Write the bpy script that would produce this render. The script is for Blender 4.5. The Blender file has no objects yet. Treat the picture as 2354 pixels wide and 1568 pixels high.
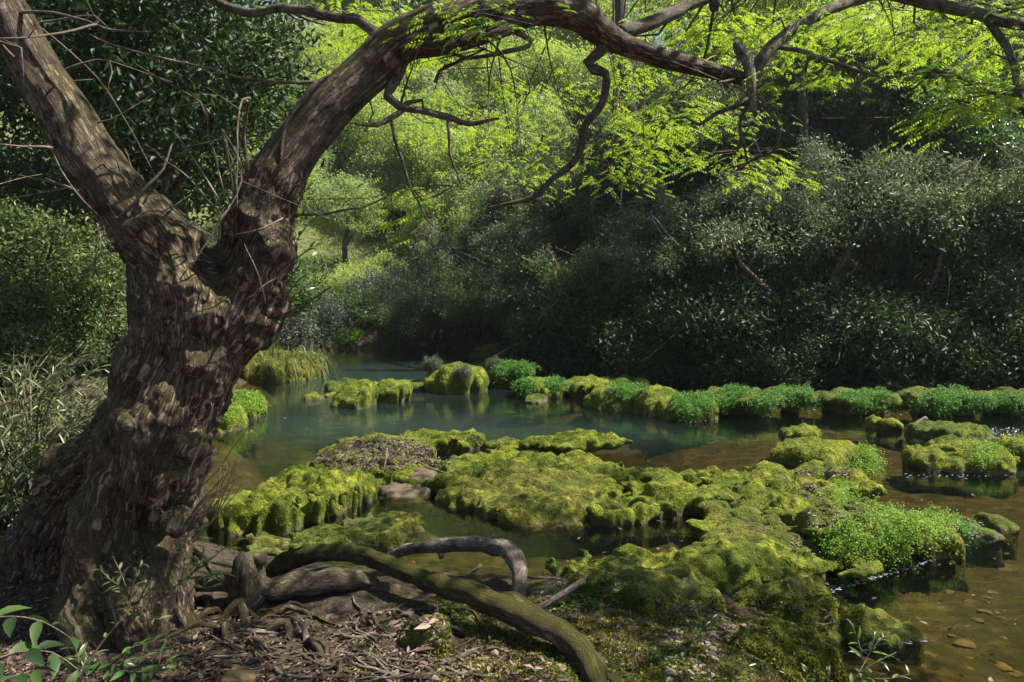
import bpy, math, random
import numpy as np
from mathutils import Vector
from mathutils.bvhtree import BVHTree

# ------------------------------------------------------------------ camera, sky, sun, exposure
SC = bpy.context.scene
COL = SC.collection
FPX = 2354*28/36.0            # focal length in reference units (reference picture 2354 x 1568)
CAMH = 2.2
PITCH = math.atan(129/FPX)
cam_d = bpy.data.cameras.new("camera"); cam_d.lens = 28; cam_d.sensor_width = 36
cam_d.clip_start = 0.05; cam_d.clip_end = 600
cam = bpy.data.objects.new("camera", cam_d); COL.objects.link(cam)
cam.location = (0, 0, CAMH); cam.rotation_euler = (math.pi/2-PITCH, 0, 0)
SC.camera = cam

SUN = Vector((0.68, 0.06, 1.0)).normalized()
w = bpy.data.worlds.new("World"); SC.world = w; w.use_nodes = True
nt = w.node_tree; bg = nt.nodes["Background"]
sky = nt.nodes.new("ShaderNodeTexSky"); sky.sky_type = 'NISHITA'; sky.sun_disc = False
sky.sun_elevation = math.asin(SUN.z); sky.sun_rotation = math.atan2(SUN.x, SUN.y)
nt.links.new(sky.outputs[0], bg.inputs[0]); bg.inputs[1].default_value = 0.06
sun_d = bpy.data.lights.new("sun", 'SUN'); sun_d.energy = 5.0; sun_d.angle = math.radians(0.5)
sun_d.color = (1.0, 0.93, 0.82)
sun = bpy.data.objects.new("sun", sun_d); COL.objects.link(sun)
sun.rotation_euler = SUN.to_track_quat('Z', 'Y').to_euler()
VS = SC.view_settings
SC.display_settings.display_device = 'sRGB'
VS.view_transform = 'Standard'; VS.look = 'None'; VS.exposure = 1.2; VS.gamma = 1
SC.render.engine = 'CYCLES'
cy = SC.cycles
cy.max_bounces = 6; cy.diffuse_bounces = 3; cy.glossy_bounces = 3; cy.transmission_bounces = 4
cy.transparent_max_bounces = 8; cy.caustics_reflective = False; cy.caustics_refractive = False
cy.sample_clamp_indirect = 4; cy.use_denoising = True
try: cy.denoiser = 'OPENIMAGEDENOISE'
except Exception: pass

cp, sp = math.cos(PITCH), math.sin(PITCH)
def ray(px, py):
    u = (px-1177)/FPX; v = -(py-784)/FPX
    return Vector((u, cp+v*sp, -sp+v*cp))
def at(px, py, Y):
    d = ray(px, py); return Vector((0, 0, CAMH))+d*(Y/d.y)
def on(px, py, z=0.0):
    d = ray(px, py); return Vector((0, 0, CAMH))+d*((z-CAMH)/d.z)

# ------------------------------------------------------------------ numpy noise
_rs = np.random.RandomState(7)
_perm = np.concatenate([_rs.permutation(256)]*3).astype(np.int32)
_g = _rs.normal(size=(256, 3)); _g /= np.linalg.norm(_g, axis=1)[:, None]; _g = _g.astype(np.float32)
def pn(P):
    P = np.asarray(P, np.float32); I = np.floor(P).astype(np.int32); f = P-I; I &= 255
    u = f*f*f*(f*(f*6-15)+10)
    def gr(i, j, k):
        h = _perm[_perm[_perm[(I[:, 0]+i) & 255]+((I[:, 1]+j) & 255)]+((I[:, 2]+k) & 255)]
        g = _g[h]; return g[:, 0]*(f[:, 0]-i)+g[:, 1]*(f[:, 1]-j)+g[:, 2]*(f[:, 2]-k)
    L = lambda a, b, t: a+(b-a)*t
    x, y, z = u[:, 0], u[:, 1], u[:, 2]
    return 1.6*L(L(L(gr(0,0,0), gr(1,0,0), x), L(gr(0,1,0), gr(1,1,0), x), y),
             L(L(gr(0,0,1), gr(1,0,1), x), L(gr(0,1,1), gr(1,1,1), x), y), z)
def fbm(P, o=3):
    r = 0; a = 1; s = 0; P = np.asarray(P, np.float32)
    for i in range(o):
        r = r+a*pn(P*(2.03**i)+17.3*i); s += a; a *= .5
    return r/s
def worley2(X, Y, seed=0):
    ix = np.floor(X).astype(np.int32); iy = np.floor(Y).astype(np.int32)
    best = np.full(X.shape, 9., np.float32)
    for i in (-1, 0, 1):
        for j in (-1, 0, 1):
            cx = ix+i; cyy = iy+j
            h = _perm[(_perm[(cx+seed) & 255]+cyy) & 255]; h2 = _perm[h+57]
            dx = cx+h/255.-X; dy = cyy+h2/255.-Y
            best = np.minimum(best, dx*dx+dy*dy)
    return np.sqrt(best)
def sstep(a, b, x):
    t = np.clip((x-a)/(b-a), 0, 1); return t*t*(3-2*t)
def poly_sd(X, Y, poly):            # positive inside
    n = len(poly); d = np.full(X.shape, 1e9); ins = np.zeros(X.shape, bool)
    for i in range(n):
        x0, y0 = poly[i]; x1, y1 = poly[(i+1) % n]
        ex, ey = x1-x0, y1-y0
        t = np.clip(((X-x0)*ex+(Y-y0)*ey)/(ex*ex+ey*ey+1e-12), 0, 1)
        d = np.minimum(d, (X-x0-t*ex)**2+(Y-y0-t*ey)**2)
        c = (y0 > Y) != (y1 > Y)
        ins ^= c & (X < (x1-x0)*(Y-y0)/((y1-y0) if abs(y1-y0) > 1e-9 else 1e-9)+x0)
    d = np.sqrt(d); return np.where(ins, d, -d)

# ------------------------------------------------------------------ mesh helpers
def build(name, groups, parent=None, smooth=True, loc=None):
    """groups: dicts with V (n,3), F list of (m,3|4) arrays, mat, rnd (n) optional, bark (n,3) optional -> ONE mesh object"""
    Vs = []; lt = []; li = []; mi = []; rn = []; bk = []; off = 0; mats = []
    for g in groups:
        V = np.asarray(g['V'], np.float32).reshape(-1, 3)
        if len(V) == 0: continue
        if g['mat'] not in mats: mats.append(g['mat'])
        k = mats.index(g['mat'])
        for F in g['F']:
            F = np.asarray(F, np.int32)
            if F.size == 0: continue
            li.append((F+off).ravel()); lt.append(np.full(len(F), F.shape[1], np.int32)); mi.append(np.full(len(F), k, np.int32))
        Vs.append(V); off += len(V)
        rn.append(np.asarray(g['rnd'], np.float32) if g.get('rnd') is not None else np.full(len(V), .5, np.float32))
        bk.append(np.asarray(g['bark'], np.float32) if g.get('bark') is not None else V)
    V = np.concatenate(Vs); lt = np.concatenate(lt); li = np.concatenate(li); mi = np.concatenate(mi)
    me = bpy.data.meshes.new(name)
    me.vertices.add(len(V)); me.vertices.foreach_set('co', V.ravel())
    me.loops.add(len(li)); me.loops.foreach_set('vertex_index', li)
    me.polygons.add(len(lt))
    st = np.concatenate([[0], np.cumsum(lt)[:-1]]).astype(np.int32)
    me.polygons.foreach_set('loop_start', st); me.polygons.foreach_set('loop_total', lt)
    me.polygons.foreach_set('material_index', mi)
    me.polygons.foreach_set('use_smooth', np.full(len(lt), smooth, bool))
    a = me.attributes.new('rnd', 'FLOAT', 'POINT'); a.data.foreach_set('value', np.concatenate(rn))
    a = me.attributes.new('bark', 'FLOAT_VECTOR', 'POINT'); a.data.foreach_set('vector', np.concatenate(bk).ravel())
    me.update(calc_edges=True)
    for m in mats: me.materials.append(m)
    o = bpy.data.objects.new(name, me); COL.objects.link(o)
    if loc is not None: o.location = loc
    if parent is not None: o.parent = parent
    return o
def tag(o, label, cat, group=None, kind=None):
    o['label'] = label; o['category'] = cat
    if group: o['group'] = group
    if kind: o['kind'] = kind
    return o
def thing(name, label, cat, loc, group=None):
    o = bpy.data.objects.new(name, None); o.empty_display_size = .2; COL.objects.link(o); o.location = loc
    return tag(o, label, cat, group)
def copy_tree(o, parent=None):
    c = o.copy(); COL.objects.link(c)
    if parent is not None: c.parent = parent
    for ch in list(o.children): copy_tree(ch, c)
    return c

def resample(P, R, step):
    P = np.asarray(P, float); R = np.asarray(R, float); n = len(P); out = []; ro = []
    for i in range(n-1):
        p0 = P[max(i-1, 0)]; p1 = P[i]; p2 = P[i+1]; p3 = P[min(i+2, n-1)]
        k = max(1, int(np.linalg.norm(p2-p1)/step))
        for t in np.arange(k)/k:
            t2, t3 = t*t, t*t*t
            out.append(.5*((2*p1)+(-p0+p2)*t+(2*p0-5*p1+4*p2-p3)*t2+(-p0+3*p1-3*p2+p3)*t3)); ro.append(R[i]+(R[i+1]-R[i])*t)
    out.append(P[-1]); ro.append(R[-1])
    return np.array(out), np.array(ro)
def tube(P, R, mat, sides=8, step=.08, wob=0., rough=0., seed=0, cap=True):
    P, R = resample(P, R, step); n = len(P); rs = np.random.RandomState(seed)
    if wob: P = P+wob*np.stack([pn(np.stack([np.arange(n)*.35, np.full(n, k*9.1+seed), np.zeros(n)], 1)) for k in range(3)], 1)
    T = np.gradient(P, axis=0); T /= np.linalg.norm(T, axis=1)[:, None]+1e-9
    N = np.zeros_like(P); a = np.array([.3, .2, 1.]) if abs(T[0][2]) < .8 else np.array([1., .1, 0])
    nn = a-T[0]*a.dot(T[0])
    for i in range(n):
        nn = nn-T[i]*nn.dot(T[i]); nn /= np.linalg.norm(nn)+1e-9; N[i] = nn
    B = np.cross(T, N)
    L = np.concatenate([[0], np.cumsum(np.linalg.norm(np.diff(P, axis=0), axis=1))])
    th = np.arange(sides)*2*math.pi/sides
    ring = np.cos(th)[None, :, None]*N[:, None]+np.sin(th)[None, :, None]*B[:, None]
    rr = np.repeat(R[:, None], sides, 1)
    if rough:
        q = np.stack([np.cos(th)[None, :]*1.3+0*rr, np.sin(th)[None, :]*1.3+0*rr, (L/np.maximum(R.mean(), .01))[:, None]*.35+0*rr], -1).reshape(-1, 3)+seed*3.7
        rr = rr*(1+rough*fbm(q, 3).reshape(rr.shape))
    V = P[:, None]+ring*rr[:, :, None]
    bark = np.stack([np.cos(th)[None]*rr, np.sin(th)[None]*rr, np.repeat(L[:, None], sides, 1)+seed*.37], -1).reshape(-1, 3)
    idx = np.arange(n*sides).reshape(n, sides)
    a = idx[:-1]; b = idx[1:]
    F = np.stack([a, np.roll(a, -1, 1), np.roll(b, -1, 1), b], -1).reshape(-1, 4)
    V = V.reshape(-1, 3); fs = [F]
    if cap:
        V = np.concatenate([V, P[:1]-T[:1]*R[0]*.3, P[-1:]+T[-1:]*R[-1]*.4]); k = n*sides
        bark = np.concatenate([bark, [[0, 0, 0]], [[0, 0, L[-1]]]])
        i = idx[0]; fs.append(np.stack([np.roll(i, -1), i, np.full(sides, k)], 1))
        i = idx[-1]; fs.append(np.stack([i, np.roll(i, -1), np.full(sides, k+1)], 1))
    return dict(V=V, F=fs, mat=mat, bark=bark)

def surface_nets(f, org, h):
    s = f < 0
    nx, ny, nz = f.shape
    cnt = np.zeros((nx-1, ny-1, nz-1), np.int8); acc = np.zeros((nx-1, ny-1, nz-1, 3), np.float32)
    C = [(i, j, k) for i in (0, 1) for j in (0, 1) for k in (0, 1)]
    sl = lambda c: (slice(c[0], nx-1+c[0]), slice(c[1], ny-1+c[1]), slice(c[2], nz-1+c[2]))
    for c in C:
        for ax in range(3):
            if c[ax] == 0:
                d = list(c); d[ax] = 1
                fa, fb = f[sl(c)], f[sl(d)]; m = s[sl(c)] != s[sl(d)]
                t = np.where(m, fa/np.where(m, fa-fb, 1), 0)
                for q in range(3):
                    acc[..., q] += np.where(m, c[q]+(t if q == ax else 0), 0)
                cnt += m
    act = cnt > 0; ids = np.full(act.shape, -1, np.int32); ids[act] = np.arange(act.sum())
    V = acc[act]/cnt[act][:, None]+np.argwhere(act)
    F = []
    for ax in range(3):
        o1, o2 = [(1, 2), (2, 0), (0, 1)][ax]
        a = [slice(None)]*3; b = [slice(None)]*3; a[ax] = slice(0, -1); b[ax] = slice(1, None)
        sa, sb = s[tuple(a)], s[tuple(b)]
        E = np.argwhere(sa != sb)
        E = E[(E[:, o1] > 0) & (E[:, o2] > 0) & (E[:, o1] < f.shape[o1]-1) & (E[:, o2] < f.shape[o2]-1)]
        if len(E) == 0: continue
        fl = sa[tuple(E.T)]
        def cid(d1, d2):
            e = E.copy(); e[:, o1] += d1; e[:, o2] += d2; return ids[tuple(e.T)]
        q = np.stack([cid(-1, -1), cid(0, -1), cid(0, 0), cid(-1, 0)], 1)
        q[~fl] = q[~fl][:, ::-1]; F.append(q)
    return V*h+np.asarray(org), np.concatenate(F)

# ------------------------------------------------------------------ materials
def nodes(name):
    m = bpy.data.materials.new(name); m.use_nodes = True; t = m.node_tree
    for n in list(t.nodes): t.nodes.remove(n)
    out = t.nodes.new('ShaderNodeOutputMaterial')
    return m, t, out
def nn(t, typ, ins=None, **kw):
    n = t.nodes.new('ShaderNode'+typ)
    for k, v in kw.items(): setattr(n, k, v)
    for k, v in (ins or {}).items():
        if isinstance(v, bpy.types.NodeSocket): t.links.new(v, n.inputs[k])
        else: n.inputs[k].default_value = v
    return n
def ramp(t, fac, stops):
    n = t.nodes.new('ShaderNodeValToRGB'); e = n.color_ramp.elements
    while len(e) < len(stops): e.new(.5)
    for i, (p, c) in enumerate(stops):
        e[i].position = p; e[i].color = (*c, 1) if len(c) == 3 else c
    t.links.new(fac, n.inputs[0]); return n.outputs[0]
def g3(v): return (v, v, v)
def mixc(t, f, a, b, bt='MIX'):
    n = t.nodes.new('ShaderNodeMix'); n.data_type = 'RGBA'; n.blend_type = bt
    for s, v in ((0, f), (6, a), (7, b)):
        if isinstance(v, bpy.types.NodeSocket): t.links.new(v, n.inputs[s])
        else: n.inputs[s].default_value = v if s == 0 else (*v, 1)
    return n.outputs[2]
def noise(t, vec, scale, detail=4, rough=.55, dist=0):
    n = nn(t, 'TexNoise', {'Vector': vec, 'Scale': scale, 'Detail': detail, 'Roughness': rough, 'Distortion': dist}); return n.outputs[0]
def scalev(t, vec, s):
    return nn(t, 'VectorMath', {0: vec, 1: s}, operation='MULTIPLY').outputs[0]
def math2(t, op, a, b=0., clamp=False):
    n = t.nodes.new('ShaderNodeMath'); n.operation = op; n.use_clamp = clamp
    for i, v in enumerate((a, b)):
        if isinstance(v, bpy.types.NodeSocket): t.links.new(v, n.inputs[i])
        else: n.inputs[i].default_value = v
    return n.outputs[0]
def pos(t):
    return nn(t, 'NewGeometry').outputs

def leaf_mat(name, c1, c2, c3, trans=.4, rough=.45, tcol=None, spec=.5):
    m, t, out = nodes(name)
    r = nn(t, 'Attribute', attribute_name='rnd').outputs['Fac']
    c = ramp(t, r, [(0., c1), (.55, c2), (1., c3)])
    p = nn(t, 'BsdfPrincipled', {'Base Color': c, 'Roughness': rough, 'Specular IOR Level': spec})
    tc = mixc(t, .6, c, tcol) if tcol else c
    tr = nn(t, 'BsdfTranslucent', {'Color': tc})
    mx = nn(t, 'MixShader', {0: trans, 1: p.outputs[0], 2: tr.outputs[0]})
    t.links.new(mx.outputs[0], out.inputs[0]); return m

def bark_mat(name, dark, mid, light, moss=.0, mosscol=(.09, .085, .015), grey=.3, sc=1., bump=1.):
    m, t, out = nodes(name)
    b = nn(t, 'Attribute', attribute_name='bark').outputs['Vector']
    P = pos(t)
    v = scalev(t, b, (24*sc, 24*sc, 7*sc))
    wv = nn(t, 'VectorMath', {0: v, 1: scalev(t, nn(t, 'TexNoise', {'Vector': v, 'Scale': .6, 'Detail': 3}).outputs[1], (1.6, 1.6, 1.6))}, operation='ADD').outputs[0]
    vo = nn(t, 'TexVoronoi', {'Vector': wv, 'Scale': 1.5}, feature='DISTANCE_TO_EDGE').outputs[0]
    ra = math2(t, 'ABSOLUTE', math2(t, 'SUBTRACT', nn(t, 'TexNoise', {'Vector': scalev(t, b, (21*sc, 21*sc, 4.6*sc)), 'Scale': 1., 'Detail': 8., 'Roughness': .7, 'Distortion': 1.6}).outputs[0], .5))
    n2 = noise(t, P['Position'], 55, 5, .65); n1 = noise(t, P['Position'], 3.2, 4, .6); n3 = noise(t, P['Position'], 11, 5, .65)
    fis = math2(t, 'ADD', math2(t, 'MULTIPLY', ramp(t, ra, [(0., g3(0)), (.10, g3(1))]), .9), math2(t, 'MULTIPLY', ramp(t, vo, [(0., g3(0)), (.25, g3(1))]), .12))
    hgt = math2(t, 'ADD', math2(t, 'MULTIPLY', fis, .7), math2(t, 'MULTIPLY', n2, .55))
    c = ramp(t, hgt, [(.22, dark), (.6, mid), (.98, light)])
    c = mixc(t, math2(t, 'MULTIPLY', ramp(t, n1, [(.42, g3(0)), (.62, g3(1))]), grey), c, (.26, .235, .20))
    c = mixc(t, ramp(t, n3, [(.35, g3(.75)), (.5, g3(0))]), c, dark)
    up = nn(t, 'SeparateXYZ', {0: P['Normal']}).outputs[2]
    mf = math2(t, 'MULTIPLY', ramp(t, math2(t, 'ADD', math2(t, 'MULTIPLY', up, .4), n3), [(.45, g3(0)), (.75, g3(1))]), moss)
    c = mixc(t, mf, c, mosscol)
    h2 = math2(t, 'ADD', hgt, math2(t, 'MULTIPLY', n3, .8))
    bp = nn(t, 'Bump', {'Height': h2, 'Strength': .9*bump, 'Distance': .025})
    p = nn(t, 'BsdfPrincipled', {'Base Color': c, 'Roughness': .85, 'Specular IOR Level': .25, 'Normal': bp.outputs[0]})
    t.links.new(p.outputs[0], out.inputs[0]); return m

def moss_mat(name, c0, c1, c2, tan=.35, wet=.12):
    m, t, out = nodes(name)
    P = pos(t); X = P['Position']
    drape = noise(t, scalev(t, X, (1, 1, .22)), 26, 4, .6, .6)
    n1 = noise(t, X, 2.3, 5, .6, .4); n2 = noise(t, X, 9, 5, .65); n3 = noise(t, X, 90, 3, .6)
    mixn = math2(t, 'ADD', math2(t, 'MULTIPLY', n2, .5), math2(t, 'MULTIPLY', drape, .5))
    c = ramp(t, mixn, [(.34, c0), (.52, c1), (.68, c2)])
    c = mixc(t, ramp(t, n1, [(.44, g3(0)), (.58, g3(.9))]), c, (c1[0]*.36, c1[1]*.46, c1[2]*.4))
    bare = math2(t, 'MULTIPLY', ramp(t, noise(t, X, 4.1, 6, .7), [(.56, g3(0)), (.66, g3(1))]), tan)
    c = mixc(t, bare, c, mixc(t, n3, (.09, .065, .03), (.24, .19, .10)))
    z = nn(t, 'SeparateXYZ', {0: X}).outputs[2]
    wl = ramp(t, math2(t, 'ADD', math2(t, 'MULTIPLY', z, 4), math2(t, 'MULTIPLY', n2, .35)), [(.1+wet, g3(1)), (.26+wet, g3(0))])
    c = mixc(t, wl, c, mixc(t, n2, (.05, .04, .025), (.22, .18, .12)))
    c = mixc(t, ramp(t, math2(t, 'ADD', z, math2(t, 'MULTIPLY', n2, .06)), [(.0, g3(1)), (.03, g3(0))]), c, (.022, .020, .010))
    c = mixc(t, .35, c, mixc(t, n3, g3(.15), g3(1.1)), 'MULTIPLY')
    h = math2(t, 'ADD', math2(t, 'ADD', math2(t, 'MULTIPLY', n2, 1.), math2(t, 'MULTIPLY', drape, 1.)), math2(t, 'MULTIPLY', n3, .35))
    bp = nn(t, 'Bump', {'Height': h, 'Strength': .9, 'Distance': .05})
    ro = ramp(t, wl, [(0, g3(.95)), (1, g3(.35))])
    p = nn(t, 'BsdfPrincipled', {'Base Color': c, 'Roughness': ro, 'Specular IOR Level': .25, 'Normal': bp.outputs[0],
            'Sheen Weight': .25, 'Sheen Roughness': .5, 'Sheen Tint': (.5, .6, .15, 1)})
    t.links.new(p.outputs[0], out.inputs[0]); return m

M = {}
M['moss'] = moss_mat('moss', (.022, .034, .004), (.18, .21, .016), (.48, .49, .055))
M['moss_dark'] = moss_mat('moss_shade_tone', (.025, .042, .005), (.11, .15, .016), (.24, .27, .04), .15)  # darker copy of the moss, shade put into its colour
M['moss_olive'] = moss_mat('moss_olive', (.026, .03, .005), (.16, .165, .02), (.42, .39, .075), .5, .0)
M['bark'] = bark_mat('bark', (.013, .007, .005), (.165, .098, .070), (.44, .33, .26), .6)
M['bark_grey'] = bark_mat('bark_branch', (.02, .015, .012), (.11, .085, .065), (.26, .215, .175), .3, grey=.5, sc=1.6, bump=.6)
M['bark_far'] = bark_mat('bark_far', (.02, .016, .013), (.085, .068, .055), (.17, .145, .12), .35, sc=.5)
M['drift'] = bark_mat('driftwood', (.02, .014, .01), (.095, .068, .048), (.24, .185, .14), .35, mosscol=(.10, .085, .02), sc=1.5, bump=.8)
M['drift_moss'] = bark_mat('mossy_driftwood', (.03, .022, .012), (.105, .075, .042), (.22, .165, .10), .95, mosscol=(.085, .085, .016), sc=1.5)
M['bleached'] = bark_mat('bleached_wood', (.045, .035, .027), (.20, .165, .13), (.40, .34, .28), .05, grey=.25, sc=1.6, bump=.6)
M['twig'] = bark_mat('twig', (.05, .035, .025), (.16, .115, .085), (.3, .24, .19), 0, sc=3, bump=.3)
M['straw'] = bark_mat('straw', (.12, .085, .05), (.30, .22, .14), (.46, .37, .26), 0, sc=3, bump=.3)
M['lf_bright'] = leaf_mat('spring_leaf', (.07, .20, .014), (.20, .36, .025), (.48, .52, .06), .55, .45, (.40, .58, .03))
M['lf_hill'] = leaf_mat('hill_leaf', (.18, .29, .06), (.31, .42, .10), (.48, .52, .20), .5, .5, (.50, .62, .12))
M['lf_hill2'] = leaf_mat('hill_leaf_blue', (.15, .24, .09), (.25, .35, .13), (.38, .44, .2), .5, .5, (.42, .54, .15))
M['lf_shrub'] = leaf_mat('bank_leaf', (.05, .08, .034), (.14, .185, .08), (.29, .33, .17), .38, .45, None, .5)
M['lf_shrub2'] = leaf_mat('bank_leaf_green', (.045, .09, .025), (.12, .19, .05), (.30, .37, .12), .42, .45, None, .5)
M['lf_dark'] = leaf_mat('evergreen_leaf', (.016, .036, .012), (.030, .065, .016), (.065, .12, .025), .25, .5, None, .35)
M['lf_willow'] = leaf_mat('narrow_leaf', (.055, .085, .028), (.105, .145, .05), (.21, .24, .10), .35, .38)
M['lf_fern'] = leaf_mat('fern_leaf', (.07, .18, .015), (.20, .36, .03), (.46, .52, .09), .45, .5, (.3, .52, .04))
M['lf_fern2'] = leaf_mat('fern_leaf_shade_tone', (.04, .13, .014), (.085, .25, .024), (.19, .37, .05), .45, .5)  # darker fern copy for the far row, its shade mixed into the colour
M['moss_blade'] = leaf_mat('moss_fibre', (.03, .05, .006), (.20, .25, .018), (.56, .58, .07), .35, .7, None, .2)
M['moss_blade2'] = leaf_mat('moss_fibre_olive', (.03, .04, .007), (.18, .19, .022), (.50, .47, .08), .35, .7, None, .2)
M['moss_blade3'] = leaf_mat('moss_fibre_dark', (.02, .035, .005), (.09, .12, .014), (.24, .28, .04), .35, .7, None, .2)  # fibres toned down to go with the shaded moss copy
M['lf_sage'] = leaf_mat('grey_leaf', (.06, .085, .055), (.11, .14, .085), (.19, .22, .14), .3, .5)
M['lf_sprig'] = leaf_mat('sprig_leaf', (.05, .11, .025), (.09, .18, .04), (.17, .26, .07), .4, .3)
M['lf_dead'] = leaf_mat('dead_leaf', (.035, .02, .014), (.11, .066, .045), (.30, .21, .165), .15, .6)
M['lf_dead2'] = leaf_mat('litter_leaf', (.055, .036, .032), (.13, .088, .082), (.26, .19, .18), .1, .6)
M['lf_grass'] = leaf_mat('grass_blade', (.05, .085, .018), (.10, .14, .03), (.21, .22, .07), .4, .5)

m, t, out = nodes('water')
P = pos(t); X = P['Position']
rip = noise(t, scalev(t, X, (.7, 1.5, 1)), 3.0, 3, .5, .4); rip2 = noise(t, scalev(t, X, (.6, 2.2, 1)), 11, 2, .5)
bp = nn(t, 'Bump', {'Height': math2(t, 'ADD', rip, math2(t, 'MULTIPLY', rip2, .25)), 'Strength': .22, 'Distance': .02})
fr = nn(t, 'Fresnel', {'IOR': 1.33, 'Normal': bp.outputs[0]}).outputs[0]
dep = nn(t, 'Attribute', attribute_name='rnd').outputs['Fac']
tcol = ramp(t, dep, [(0., (.74, .68, .48)), (.45, (.50, .56, .40)), (1., (.22, .34, .27))])
tp = nn(t, 'BsdfTransparent', {'Color': tcol})
milk = nn(t, 'BsdfDiffuse', {'Color': (.055, .10, .085, 1)})
mk_ = nn(t, 'MixShader', {0: math2(t, 'ADD', math2(t, 'MULTIPLY', dep, .30), .02), 1: tp.outputs[0], 2: milk.outputs[0]})
gl = nn(t, 'BsdfGlossy', {'Roughness': .015, 'Normal': bp.outputs[0], 'Color': (.95, .97, 1, 1)})
mx = nn(t, 'MixShader', {0: fr, 1: mk_.outputs[0], 2: gl.outputs[0]})
t.links.new(mx.outputs[0], out.inputs[0]); M['water'] = m

m, t, out = nodes('terrain')
P = pos(t); X = P['Position']; z = nn(t, 'SeparateXYZ', {0: X}).outputs[2]
n1 = noise(t, X, .9, 6, .6, .6); n2 = noise(t, scalev(t, X, (.8, 1.3, 1)), 5, 5, .65, .5); n3 = noise(t, X, 45, 4, .7)
bed = ramp(t, n2, [(.3, (.024, .021, .010)), (.5, (.072, .064, .027)), (.68, (.165, .138, .068))])
bed = mixc(t, ramp(t, n1, [(.5, g3(0)), (.62, g3(.85))]), bed, (.045, .048, .012))
vo = nn(t, 'TexVoronoi', {'Vector': nn(t, 'VectorMath', {0: X, 1: scalev(t, nn(t, 'TexNoise', {'Vector': X, 'Scale': 4.}).outputs[1], g3(.25))}, operation='ADD').outputs[0], 'Scale': 4.5}, feature='DISTANCE_TO_EDGE').outputs[0]
bed = mixc(t, ramp(t, vo, [(0, g3(.3)), (.07, g3(0))]), bed, (.035, .026, .010))
soil = ramp(t, n3, [(.3, (.02, .014, .01)), (.5, (.06, .043, .033)), (.72, (.15, .115, .09))])
soil = mixc(t, ramp(t, n2, [(.50, g3(0)), (.64, g3(.8))]), soil, (.055, .065, .012))
far = ramp(t, math2(t, 'MULTIPLY', z, .4), [(.4, g3(0)), (.7, g3(1))])
soil = mixc(t, far, soil, ramp(t, n2, [(.35, (.06, .075, .02)), (.6, (.17, .19, .06))]))
c = mixc(t, ramp(t, math2(t, 'ADD', math2(t, 'MULTIPLY', z, 3.), math2(t, 'MULTIPLY', n2, .5)), [(.18, g3(0)), (.42, g3(1))]), bed, soil)
bp = nn(t, 'Bump', {'Height': math2(t, 'ADD', n3, math2(t, 'MULTIPLY', n2, 1.5)), 'Strength': .8, 'Distance': .04})
p = nn(t, 'BsdfPrincipled', {'Base Color': c, 'Roughness': .9, 'Specular IOR Level': .2, 'Normal': bp.outputs[0]})
t.links.new(p.outputs[0], out.inputs[0]); M['terrain'] = m

m, t, out = nodes('stone')
P = pos(t); X = P['Position']
n1 = noise(t, X, 14, 5, .65); r = nn(t, 'Attribute', attribute_name='rnd').outputs['Fac']
c = mixc(t, r, ramp(t, n1, [(.3, (.09, .07, .05)), (.7, (.22, .18, .13))]), ramp(t, n1, [(.3, (.13, .10, .07)), (.7, (.30, .25, .19))]))
bp = nn(t, 'Bump', {'Height': n1, 'Strength': .5, 'Distance': .02})
p = nn(t, 'BsdfPrincipled', {'Base Color': c, 'Roughness': .85, 'Normal': bp.outputs[0]})
t.links.new(p.outputs[0], out.inputs[0]); M['stone'] = m
m, t, out = nodes('sand')
P = pos(t); n1 = noise(t, P['Position'], 60, 4, .7); n2 = noise(t, P['Position'], 4, 3)
p = nn(t, 'BsdfPrincipled', {'Base Color': mixc(t, n2, ramp(t, n1, [(.3, (.06, .045, .028)), (.7, (.17, .13, .08))]), (.08, .058, .034)), 'Roughness': .9})
t.links.new(p.outputs[0], out.inputs[0]); M['sand'] = m
m, t, out = nodes('bed_stone')
P = pos(t); n1 = noise(t, P['Position'], 9, 5, .65)
p = nn(t, 'BsdfPrincipled', {'Base Color': ramp(t, n1, [(.35, (.045, .035, .014)), (.5, (.11, .08, .03)), (.66, (.2, .15, .07))]), 'Roughness': .8})
t.links.new(p.outputs[0], out.inputs[0]); M['bed_stone'] = m
m, t, out = nodes('foam')
p = nn(t, 'BsdfPrincipled', {'Base Color': (.22, .27, .33, 1), 'Roughness': .3})
t.links.new(p.outputs[0], out.inputs[0]); M['foam'] = m

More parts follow.
